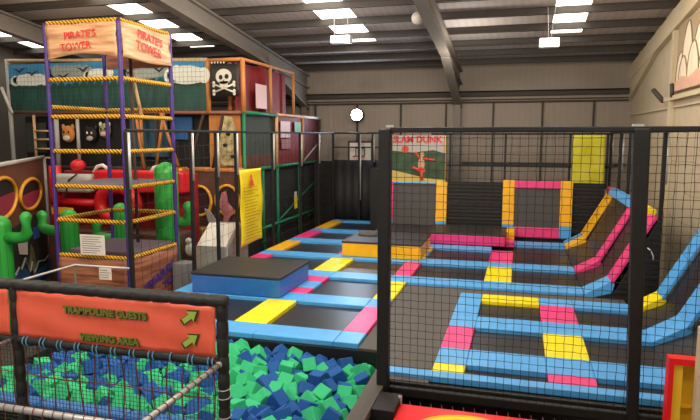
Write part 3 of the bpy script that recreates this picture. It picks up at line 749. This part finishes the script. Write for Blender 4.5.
# ------------------------------------------------------------------ soft play frame
SX, SY = -7.2, 15.0
t = thing('soft_play_unit', 'two storey soft play unit with timber posts, maroon and green bays and painted sky', 'play frame', (-11,17,-1))
m = MB()
Z1, Z2, Z3 = 2.07, 3.63, 5.04
# posts
for (x, y, z0, z1, mt, r) in ((SX,SY,Z2,Z3,WOOD,.07),(-8.24,SY,Z2,Z3,WOOD,.07),(SX,16.85,Z2,Z3,WOOD,.055),(SX,18.73,Z2,Z3,WOOD,.05),
                    (SX,SY,-1,Z2,GRNP,.045),(SX,17.28,Z1,Z2,WOODP,.05),(SX,19.6,Z1,Z2,WOOD,.045),(SX,21.4,Z1,Z2,DBROWN,.04),
                    (SX,16.2,-1,Z1,GRNP,.05),(SX,17.3,-1,Z1,GRNP,.05),(SX,19.2,-1,Z1,GRNP,.045),(SX,21.4,-1,Z1,GRNP,.04),(-14.95,SY,-1,5.3,GREYB,.06),(-13.3,SY,Z1,Z2,GREYB,.07),(-12.55,SY,Z1,Z2,GREYB,.05),(-14.1,SY,Z1,Z2,WOODP,.04),(-10.4,SY,Z1,Z2,WOOD,.05),(-9.9,SY,Z1,Z2,DBROWN,.05)):
    obj('post', MB().tube([(x,y,z0),(x,y,z1)], r, 8), mt, t)
# rails
for (p0, p1, mt, r) in (((-8.24,SY,Z3),(SX,SY,Z3),WOOD,.05),((SX,SY,Z3),(SX,18.73,Z3),WOOD,.045),((-15,SY,5.25),(-8.24,SY,5.06),WOODP,.05),((-15,SY,3.72),(SX,SY,Z2),mat('rust_padding',(140,88,66),var=.1),.05),
                    ((SX,SY,Z2),(SX,17.28,Z2),GRNP,.055),((SX,17.28,Z2+.02),(SX,19.6,Z2+.02),WOODP,.05),((SX,19.6,Z2+.02),(SX,21.5,Z2+.02),WHT,.05),
                    ((SX,16.0,Z1),(SX,21.5,Z1),GRNP,.05),((SX,16.0,.3),(SX,21.5,.3),GRNP,.05),((SX,15.0,-.5),(SX,21.5,-.5),GRNP,.05),((SX,17.3,.35),(SX,20.6,1.3),GRNP,.03),
                    ((-9.3,SY,Z1),(SX,SY,Z1),WOOD,.07),((-15,SY,Z1),(-9.3,SY,Z1),DBROWN,.05),((SX,19.6,Z1+.05),(SX,21.4,2.8),GREYB,.03)):
    obj('rail', MB().tube([p0, p1], r, 8), mt, t)
# panels
def panel(mt, x0,x1,y0,y1,z0,z1,nm='panel',lab=None): return obj(nm, MB().box(x0,x1,y0,y1,z0,z1), mt, t, label=lab)
panel(REDW, -8.15,-7.25,16.6,16.64,Z2+.05,Z3, lab='maroon panel'); panel(REDW, -7.5,-7.46,15.1,18.7,Z2+.05,Z3-.05, lab='maroon panel')
panel(WOOD, -8.24,-7.25,15.05,16.6,Z2,Z2+.05, 'floor_board'); panel(WOOD, -7.95,-7.85,15.6,15.7,Z2+.05,Z3,'inner_post'); panel(WOOD, -7.7,-7.6,15.6,15.7,Z2+.05,Z3-.3,'inner_post')
panel(WOOD, -7.95,-7.6,15.6,15.64,Z3-.5,Z3-.1,'inner_board')
panel(REDW, -7.28,-7.24,17.33,19.55,Z1+.05,Z2, lab='maroon panel'); panel(mat('dim_maroon_panel',(92,36,36)), -7.3,-7.26,19.65,21.4,Z1+.05,Z2, lab='dull maroon panel')
panel(DGRN, -7.32,-7.28,15.05,17.2,Z1+.4,Z2-.05, lab='dark grey green panel'); panel(BRN, -7.3,-7.26,15.05,17.2,Z1+.05,Z1+.4)
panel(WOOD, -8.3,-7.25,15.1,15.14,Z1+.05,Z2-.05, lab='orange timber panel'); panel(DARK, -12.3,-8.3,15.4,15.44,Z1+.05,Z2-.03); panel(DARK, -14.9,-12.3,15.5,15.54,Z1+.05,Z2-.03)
panel(mat('blue_panel',(36,92,150)), -9.5,-8.95,15.3,15.34,2.9,3.55, lab='blue panel'); panel(mat('steel_blue_panel',(46,90,110)), -11.0,-9.75,15.3,15.34,2.4,3.6, lab='dull blue panel')
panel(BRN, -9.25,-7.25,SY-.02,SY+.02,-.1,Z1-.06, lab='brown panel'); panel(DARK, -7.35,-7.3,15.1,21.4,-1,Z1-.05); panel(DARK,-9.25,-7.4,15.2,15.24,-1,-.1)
panel(BRN, -15,-9.25,15.3,15.34,-1,Z1-.06, lab='brown panel')
panel(DGRN, -14.6,-13.9,15.2,15.24,2.5,3.4)
for (zz) in (2.35,2.62,2.9,3.15): obj('ladder_rung', MB().tube([(-14.05,SY-.05,zz),(-13.4,SY-.05,zz)], .03, 6), WOODP, t)
for (a, b) in (((-8.4,Z2-.05),(-8.9,Z1+.05)),((-7.8,Z2-.05),(-8.15,Z1+.05))): obj('brace', MB().tube([(a[0],SY-.03,a[1]),(b[0],SY-.03,b[1])], .04, 6), DBROWN, t)
for (a, b) in (((-10.5,Z2),(-10.3,Z1)),((-9.6,Z2),(-9.9,Z1+.1)),((-9.7,Z2),(-9.2,Z1+.1))): obj('brace', MB().tube([(a[0],SY-.08,a[1]),(b[0],SY-.08,b[1])], .045, 6), WOOD, t)
obj('totem_panel', MB().prism([(-7.85,2.2),(-7.4,2.2),(-7.36,2.9),(-7.5,3.5),(-7.72,3.55),(-7.8,3.2),(-7.95,2.8)], 'y', 14.9, 14.95), BARKM, t)
for (x, z) in ((-7.62,3.05),(-7.72,2.75),(-7.50,2.45)): obj('totem_mark', MB().ball((x,14.89,z), .07, .02, .05), DARK, t)
# portholes of the brown panel
for (x, z) in ((-8.56,1.20),(-7.72,1.24)):
    obj('porthole_ring', MB().torus((x,14.93,z), (1,0,0), (0,0,1), .35, .41, .042), RINGM, t, label='yellow ring')
    obj('porthole_inside', MB().fprism(disc(x,z,.33,20,.39), (0,14.975,0), (1,0,0), (0,0,1), .004), mat('dim_inside', (58,34,40)), t)
obj('yellow_post', MB().tube([(-9.13,14.9,2.1),(-9.15,14.9,-.2)], .06, 8), RINGM, t)
# sky panel
mural = obj('sky_panel', MB().box(-14.9,-8.3,SY-.02,SY+.02,4.4,5.12), SKYB, t, label='painted blue sky')
obj('hill_panel', MB().box(-14.9,-8.3,SY-.02,SY+.02,3.70,4.42), TEAL, t, label='painted teal hills')
def cloud(cx, cz, w, h, mt, y=14.97):
    m = MB(); q = random.Random(int(cx*-100))
    m.fprism(disc(cx,cz,w*.5,20,h*.42), (0,y,0), (1,0,0), (0,0,1), .008)
    for k in range(6):
        a = -.42+k*.168; m.fprism(disc(cx+a*w,cz+h*q.uniform(-.12,.12),w*.15,14,h*.36), (0,y-.002*k,0), (1,0,0), (0,0,1), .008)
    obj('cloud_print', m, mt, t)
cloud(-14.1,4.66,1.3,.42,CLOUD); cloud(-12.75,4.83,1.5,.5,CLOUDG); cloud(-11.7,4.75,.9,.4,CLOUD,14.95); cloud(-10.2,4.8,1.5,.5,CLOUDG); cloud(-8.85,4.66,1.25,.6,CLOUD,14.95)
m = MB()
for (x, z) in ((-14.45,4.93),(-14.0,4.83),(-12.9,4.72),(-10.7,4.8),(-9.7,4.82),(-12.2,4.9)):
    m.fprism([(x-.22,z+.07),(x-.08,z+.05),(x,z-.01),(x+.1,z+.06),(x+.24,z+.10),(x+.09,z+.0),(x,z-.07),(x-.1,z+.01)], (0,14.925,0), (1,0,0), (0,0,1), .005)
obj('bird_print', m, BLKI, t)
m = MB()
for k in range(26):
    x = -14.8+k*.255; hgt = .08+.1*R.random(); m.fprism([(x-.14,4.38),(x+.14,4.38),(x+.1,4.42+hgt),(x,4.46+hgt),(x-.1,4.40+hgt)], (0,14.972,0), (1,0,0), (0,0,1), .004)
obj('treeline_print', m, mat('mural_dark_green', (30,66,54), var=.1), t)
obj('front_net', net_mb((-14.9,14.9,3.72), (1,0,0), (0,0,1), 52, 11, .127, .127, .0035, .006, seed=12), mat('teal_cord', (60,92,84), rough=.8), t)
# skull flag
t2 = thing('skull_flag', 'black flag with a white skull and crossed bones hanging in the timber bay', 'flag', (-7.69,14.9,4.05))
obj('cloth', MB().sheet(lambda u, v: ((-8.10+u*.84, 14.87+.02*math.sin(u*7), 4.03+v*.88+.03*(1-v)*u), (0,-1,0)), 12, 4, .006), mat('flag_black', (34,34,30)), t2)
m = MB(); y = 14.835; A = ((0,y,0),(1,0,0),(0,0,1),.006); cx, cz = -7.68, 4.58
m.fprism(disc(cx,cz,.235,24,.20), *A); m.fprism([(cx-.13,cz-.12),(cx-.11,cz-.27),(cx+.11,cz-.27),(cx+.13,cz-.12)], *A)
for (x0, z0, x1, z1) in ((cx-.3,cz-.42,cx+.3,cz-.20),(cx-.3,cz-.20,cx+.3,cz-.42)):
    m.tube([(x0,y-.005,z0),(x1,y-.005,z1)], .026, 6)
    for (px, pz) in ((x0,z0),(x1,z1)):
        for dz in (-.04,.04): m.ball((px,y-.005,pz+dz), .045, .012, .045, 10, 6)
obj('skull_emblem', m, BONE, t2, label='white skull and bones')
m = MB(); A = ((0,y-.009,0),(1,0,0),(0,0,1),.004)
m.fprism(disc(cx-.085,cz-.02,.055,14,.065), *A); m.fprism(disc(cx+.09,cz+.0,.06,14,.065), *A); m.fprism([(cx-.025,cz-.15),(cx+.03,cz-.15),(cx,cz-.08)], *A)
obj('eye_sockets', m, BLKI, t2)
t2 = thing('bone_bunting', 'row of little white marks along the top of the timber bay above the skull flag', 'decoration', (-7.8,14.88,4.93))
m = MB()
for k in range(5): m.ball((-8.05+k*.09,14.88,4.955), .025, .01, .03, 8, 6)
obj('marks', m, BONE, t2)
def side_notice(label, y0, y1, z0, z1, mt, x=-7.17):
    o = obj('notice', MB().box(x-.008,x,y0,y1,z0,z1), mt, None, label=label, cat='notice'); return o
side_notice('pale pink notice on the upper maroon bay of the play frame', 15.75,16.5,3.78,4.46, PINKW)
side_notice('pale pink notice on the lower maroon bay of the play frame', 17.55,18.35,2.95,3.46, PINKW)
side_notice('faded pink sheet just below the pale notice of the lower maroon bay', 17.6,18.35,2.6,2.9, mat('faded_pink', (160,100,92)))
side_notice('small green notice next to the pink notice on the lower maroon bay', 18.75,19.35,3.12,3.46, mat('soft_green_card', (96,156,110)))

# animal masks on the dark level
def animal(label, cx, cz, base, muz, ear, s=.22, y=15.25):
    t = thing('animal_mask', label, 'mask', (cx,y,cz-s))
    obj('head', MB().ball((cx,y,cz), s, .1, s*1.15), base, t)
    obj('muzzle', MB().ball((cx,y-.09,cz-s*.55), s*.55, .06, s*.4), muz, t)
    for sg in (-1,1):
        obj('ear', MB().ball((cx+sg*s*.75,y-.01,cz+s*.95), s*.28, .04, s*.4, 10, 8), ear, t)
        obj('eye', MB().ball((cx+sg*s*.38,y-.10,cz+s*.25), s*.16, .02, s*.2, 8, 6), BONE if base is BLKI else BLKI, t)
animal('orange tiger mask on the dark level behind the rope tower', -13.1, 3.06, TIGR, BONE, TIGR)
animal('black mask with white eyes and grey muzzle beside the tiger mask', -12.28, 3.04, BLKI, GREYM, BLKI, .2)
animal('pale long faced mask next to the black mask', -11.8, 3.16, BARKM, PINKW, CLOUD, .19)

# ring wall on the far side (runs obliquely)
A0 = Vector((-13.2,14.3,0)); dW = Vector((.547,-.837,0)).normalized(); NW = Vector((.837,.547,0)).normalized()
def wpt(s, z, o=0.0): return A0+dW*s+NW*o+Vector((0,0,z))
def wall_poly(poly, o0, th): return MB().fprism([(p[0], p[1]) for p in poly], A0+NW*(o0), dW, (0,0,1), th*(1 if dW.cross(Vector((0,0,1))).dot(NW) > 0 else -1))
t = thing('porthole_wall', 'brown play wall with yellow ringed portholes above an underwater picture, behind the green cacti', 'play wall', wpt(2.5,-1))
obj('panel', wall_poly([(0,-1),(5.6,-1),(5.6,2.38),(0,2.38)], -.06, .06), mat('chocolate_panel', (104,62,46), var=.1, scale=2), t)
obj('top_bar', MB().tube([wpt(-.05,2.40),wpt(5.6,2.40)], .05, 8), GREYM, t)
obj('end_bar', MB().tube([wpt(-.02,-1),wpt(-.02,2.4)], .06, 8), GREYM, t)
for (s, z, rs, rz) in ((2.15,1.53,1.28,.375),(5.0,1.70,1.2,.42)):
    obj('porthole_inside', wall_poly(disc(s,z,rs*.95,24,rz*.95), .0, .01), BLKI, t)
    lo = [(s+rs*.93*math.cos(a), z+rz*.93*math.sin(a)) for a in [PI+PI*k/14 for k in range(15)]]
    obj('porthole_cloth', wall_poly([(p[0], p[1]+ (0 if p[1] < z-.01 else .04)) for p in lo], .012, .01), WINE, t, label='wine red lower half')
    obj('porthole_ring', MB().torus(wpt(s,z,.03), dW, (0,0,1), rs, rz, .045, 36), RINGM, t, label='yellow ring')
obj('dark_panel', wall_poly([(.3,-1),(4.3,-1),(4.3,.95),(.3,.95)], .0, .012), DARK, t)
obj('sea_print', wall_poly([(.0,-1),(4.6,-1),(4.6,-.12),(3.9,-.05),(3.2,-.2),(2.6,-.6),(1.6,-.55),(.0,-.6)], .014, .008), SEA, t)
m = MB(); P = [(4.4,-.1),(4.0,.0),(3.8,-.1),(3.3,.08),(2.9,-.35),(2.6,-.15),(2.4,-.5),(1.8,-.3),(.9,-.45),(.3,-.42)]
m.tube([wpt(s,z,.03) for s, z in P], .022, 5); obj('crest_print', m, CLOUDG, t)
obj('sail_print', wall_poly([(3.0,-.35),(2.0,-.35),(2.3,.15),(2.6,.3)], .024, .006), mat('sail_olive', (110,100,60), var=.3, scale=6), t)
nt_ = wall_poly([(4.05,.70),(2.95,.52),(3.05,.12),(3.88,.28)], .03, .008)
obj('notice', nt_, WHT, None, label='white notice on the porthole wall under the nearest cactus arm', cat='notice')
obj('notice', wall_poly([(2.2,.35),(1.4,.3),(1.4,.6),(2.2,.66)], .03, .008), mat('small_blue_card', (40,84,150)), None, label='small blue plate on the dark panel between both cactus arms', cat='notice')
# net post at the far left with ring
t = thing('play_arch', 'pale grey post with diagonal stays and a yellow ring above the porthole wall', 'play arch', (-14.9,14.0,2.4))
obj('post', MB().tube([(-13.95,13.2,2.4),(-14.1,13.2,4.9)], .08, 10), GREYM, t)
obj('stay', MB().tube([(-14.05,13.2,3.6),(-14.6,13.2,4.5)], .05, 8), GREYM, t)
obj('stay', MB().tube([(-13.2,13.3,3.6),(-13.5,13.3,4.3)], .04, 8), GREYM, t)
obj('ring', MB().torus((-14.55,13.0,3.05), (1,0,0), (0,0,1), .28, .5, .05), RINGM, t)
obj('leaf_panel', MB().box(-15.4,-14.0,13.5,13.54,-1,5.0), mat('leafy_panel', (96,116,66), second=(52,72,40), scale=8), None, label='leafy green painted panel at the edge of the sky panel', cat='play panel')

# ------------------------------------------------------------------ cacti, red inflatable
def cactus(label, x, y, z0, h, r, arms):
    t = thing('inflatable_cactus', label, 'inflatable cactus', (x,y,z0))
    def col_mb(pts, rr, n=20):
        return MB().tube(pts, rr, n, radii=[rr*f for f in _taper(len(pts))])
    z1 = z0+h
    pts = [(x,y,z0),(x,y,z0+h*.5)] + [(x,y,z1-r+r*math.sin(a)) for a in [0,.4,.8,1.2,1.45]]
    rad = [r,r]+[r*math.cos(a) for a in [0,.4,.8,1.2,1.45]]
    obj('trunk', MB().tube(pts, r, 22, radii=rad), CACT, t)
    m = MB()
    for k in range(10):
        a = 2*PI*k/10+.3; m.tube([(x+r*math.cos(a),y+r*math.sin(a),z0+.02),(x+r*math.cos(a),y+r*math.sin(a),z1-r)], .007, 4)
    obj('seam', m, CACD, t)
    for (sx, zb, reach, up, ar) in arms:
        P = [(x+sx*r*.6,y,zb),(x+sx*(r+reach*.5),y-.01,zb),(x+sx*(r+reach*.85),y-.01,zb+ar*.25),(x+sx*(r+reach),y-.01,zb+ar*1.0),(x+sx*(r+reach),y-.01,zb+up-ar*.6)]
        rr = [ar,ar,ar,ar,ar]
        for a in (.4,.8,1.2,1.45): P.append((x+sx*(r+reach),y-.01,zb+up-ar*.6+ar*math.sin(a))); rr.append(ar*math.cos(a))
        obj('arm', MB().tube(P, ar, 16, radii=rr), CACT, t)
    return t
cactus('big green inflatable cactus with one raised arm before the porthole wall', -9.70, 9.3, -1, 2.46, .19, [(1,1.04,.44,.48,.11)])
cactus('green inflatable cactus whose raised arm shows left of the purple tower post', -10.0, 11.5, -1, 2.32, .20, [(-1,.80,.55,.42,.12)])
cactus('green inflatable cactus seen through the middle of the rope tower', -9.35, 12.5, -1, 2.38, .19, [(-1,.5,.5,.4,.12)])
cactus('tallest green inflatable cactus behind the far side of the rope tower', -7.92, 12.3, -1, 3.40, .27, [(1,1.0,.3,.45,.12)])
t = thing('inflatable_slide', 'red inflatable play unit with grey sacks seen through the rope tower', 'inflatable', (-10.2,13.6,-1))
obj('rear_wall', MB().box(-12.2,-8.1,13.9,14.1,-1,2.05), mat('deep_red_vinyl', (140,22,30), rough=.5, var=.1), t, bevel=.05)
obj('side_post', MB().tube([(-12.1,13.5,-1),(-12.1,13.5,2.2)], .16, 14), REDI, t)
obj('arch', MB().box(-10.75,-8.1,13.3,13.8,1.55,2.12), REDI, t, bevel=.08, seg=3)
obj('bumper', MB().torus((-10.0,13.3,1.25), (1,0,0), (0,0,1), .55, .42, .16, 24, 10), REDI, t)
obj('lower_bumper', MB().tube([(-12.1,13.35,1.25),(-10.6,13.35,1.25)], .1, 12), REDI, t)
obj('base_step', MB().box(-12.0,-8.2,13.0,13.9,-1,.55), BRN, t, bevel=.04)
t = thing('grey_sack', 'pale grey padded sack with a dark strap lying on the red inflatable', 'sack', (-11.3,13.3,1.5))
obj('cover', MB().box(-11.95,-10.75,13.15,13.6,1.52,2.0), GREYM, t, bevel=.1, seg=3)
obj('strap', MB().tube([(-11.45,13.12,1.55),(-11.35,13.12,1.85),(-11.1,13.14,2.01)], .02, 5), BLKI, t)
obj('red_ball', MB().ball((-11.35,13.5,2.22), .2, .2, .16), REDI, None, label='red dome on top of the grey sack', cat='ball')
obj('yellow_block', MB().box(-11.75,-11.15,12.9,13.0,.98,1.14), RINGM, None, label='small yellow block under the red inflatable bumper', cat='block')
for (x, l) in ((-10.55,'white hooped handle on top of the red inflatable near the tower middle'),(-8.85,'white hooped handle on top of the red inflatable near the tall cactus')):
    obj('handle_hoop', MB().tube([(x-.22,13.4,2.05),(x-.12,13.4,2.2),(x+.05,13.4,2.24),(x+.2,13.4,2.15)], .05, 8), WHT, None, label=l, cat='handle')

# ------------------------------------------------------------------ machines by the side net
t = thing('ticket_machine', 'pale grey floor standing machine with a sloping white top beside the yellow banner', 'machine', (-7.1,13.3,-1))
obj('cabinet', MB().prism([(12.7,-1),(13.9,-1),(13.9,.80),(13.4,.82),(12.75,.35)], 'x', -7.45, -6.62), GREYB, t, bevel=.02)
obj('top_panel', MB().add([(-7.42,12.74,.36),(-6.65,12.74,.36),(-6.65,13.39,.83),(-7.42,13.39,.83),(-7.42,12.73,.38),(-6.65,12.73,.38),(-6.65,13.38,.85),(-7.42,13.38,.85)], [(0,3,2,1),(4,5,6,7),(0,1,5,4),(1,2,6,5),(2,3,7,6),(3,0,4,7)]), WHT, t)
obj('side_trim', MB().box(-7.47,-7.44,12.7,12.75,-1,.36), RINGM, t, label='yellow edge')
obj('wicker_basket', MB().box(-8.9,-8.2,14.4,14.85,-1,.5), WICK, None, label='wicker textured box under the left porthole', cat='box', bevel=.03)
obj('white_toy', MB().ball((-7.95,13.3,.15), .12,.12,.18).ball((-7.95,13.25,.38), .08), CLOUD, None, label='small white toy beside the grey machine', cat='toy')
obj('pink_picture', MB().prism([(-7.95,1.1),(-7.85,1.45),(-7.72,1.5),(-7.68,1.2),(-7.5,1.0),(-7.7,.6),(-7.9,.45),(-7.78,.85)], 'y', 14.86, 14.9), mat('pink_mural', (196,96,120), second=(200,150,140), scale=12), None, label='pink cut-out figure across the right porthole', cat='decoration')
obj('grey_cutout', MB().prism([(-8.35,1.0),(-8.2,.95),(-7.95,.6),(-8.05,.5),(-8.25,.65)], 'y', 14.8, 14.84), GREYM, None, label='pale grey cut-out between the two portholes', cat='decoration')
obj('waste_bin', MB().box(-6.95,-6.6,10.9,11.25,-1,.35), mat('bin_grey', (120,120,118)), None, label='grey bin behind the blue platform next to the tower', cat='bin', bevel=.02)

# ------------------------------------------------------------------ machines in front of the net
t = thing('amusement_machine', 'low machine with a bright red top and yellow oval emblem, before the netted section', 'game machine', (-.5,6.2,-1))
obj('cabinet', MB().box(-1.30,.55,5.6,6.62,-1,-.17), BOARD, t, bevel=.02)
obj('top_panel', MB().box(-1.25,.5,5.6,6.6,-.17,-.10), REDM, t, bevel=.02)
m = MB().torus((-.42,6.0,-.098), (1,0,0), (0,1,0), .50, .36, .035, 40, 6); obj('oval_emblem', m, YEL, t, label='yellow oval ring')
m = MB().torus((-.42,6.0,-.1), (1,0,0), (0,1,0), .56, .42, .03, 40, 6); obj('oval_outline', m, ORG, t, label='amber outline')
obj('speaker_box', MB().box(-1.50,-1.24,6.2,6.68,-1,-.02), BOARD, None, label='black box squeezed between the net post and the red topped machine', cat='box', bevel=.01)
obj('small_bracket', MB().box(-1.26,-1.22,6.55,6.58,-.1,.0), STEEL, None, label='tiny steel bracket at the corner of the red topped machine', cat='bracket')
t = thing('prize_cabinet', 'golden yellow cabinet with red edging by the end of the net', 'cabinet', (1.75,6.3,-1))
obj('back_panel', MB().box(1.50,2.3,6.26,6.30,-1,.84), YELM, t)
obj('side_panel', MB().box(1.50,1.585,6.20,6.26,-1,.83), mat('bright_golden_board', (246,196,44), rough=.45), t)
obj('red_edging', MB().box(1.455,2.32,6.17,6.30,.82,.88), REDM, t, label='red top edge')
obj('red_edging', MB().box(1.455,1.50,6.17,6.30,-1,.82), REDM, t, label='red side edge')
obj('shelf', MB().box(1.585,2.3,6.22,6.26,.38,.40), YELM, t)
obj('pillar_box', MB().box(1.66,2.0,6.0,6.12,-1,1.24), CREAMP, None, label='cream boxed pillar at the edge of the golden cabinet', cat='pillar', bevel=.008)

# ------------------------------------------------------------------ lights
def area(name, loc, size, energy, colr, rot=(0,0,0), sy=None):
    L_ = bpy.data.lights.new(name, 'AREA'); L_.energy = energy; L_.color = colr; L_.size = size
    if sy: L_.shape = 'RECTANGLE'; L_.size_y = sy
    o = bpy.data.objects.new(name, L_); col.objects.link(o); o.location = loc; o.rotation_euler = rot; return o
WARM = (1,.80,.60); NEUT = (1,.93,.84)
def lamp(name, loc, energy, colr, r=.35):
    L_ = bpy.data.lights.new(name, 'POINT'); L_.energy = energy; L_.color = colr; L_.shadow_soft_size = r
    o = bpy.data.objects.new(name, L_); col.objects.link(o); o.location = loc
for (x, y, e, c) in ((-5.5,1.5,620,NEUT),(1.2,3.5,330,NEUT),(-1.5,9.0,330,NEUT),(-5,13.0,170,NEUT),(-10.5,5.0,420,WARM),(1.9,13.6,55,WARM),(-11,12.5,70,WARM),(-1.5,17.0,110,NEUT)):
    lamp('unseen_hall_lamp', (x,y,roofz(y)-1.3), e, c)  # unseen point lights without fittings, added below the roof to brighten ceiling and hall
area('tower_spot', (-3.6,6.0,6.6), .4, 260, (1,.84,.62), (math.radians(60),0,math.radians(50)))
area('flood_lamp_beam', (-5.72,21.1,3.76), .25, 45, (.75,.85,1), (math.radians(100),0,PI))
w = bpy.data.worlds.new('World'); bpy.context.scene.world = w; w.use_nodes = True
w.node_tree.nodes['Background'].inputs[0].default_value = (.9,.88,.86,1); w.node_tree.nodes['Background'].inputs[1].default_value = .7

# ------------------------------------------------------------------ camera
cam = bpy.data.cameras.new('camera'); co = bpy.data.objects.new('camera', cam); col.objects.link(co)
cam.sensor_width = 36; cam.lens = 36*600/700; cam.clip_end = 200; cam.clip_start = .05
p = math.atan(74/600); yaw = math.atan(170/math.hypot(600,74))
co.location = (0,0,3.0); co.rotation_euler = (PI/2-p, 0, yaw)
sc = bpy.context.scene; sc.camera = co
sc.view_settings.view_transform = 'Standard'; sc.view_settings.look = 'None'; sc.view_settings.gamma = 1
sc.view_settings.use_curve_mapping = False; sc.view_settings.exposure = 0.22
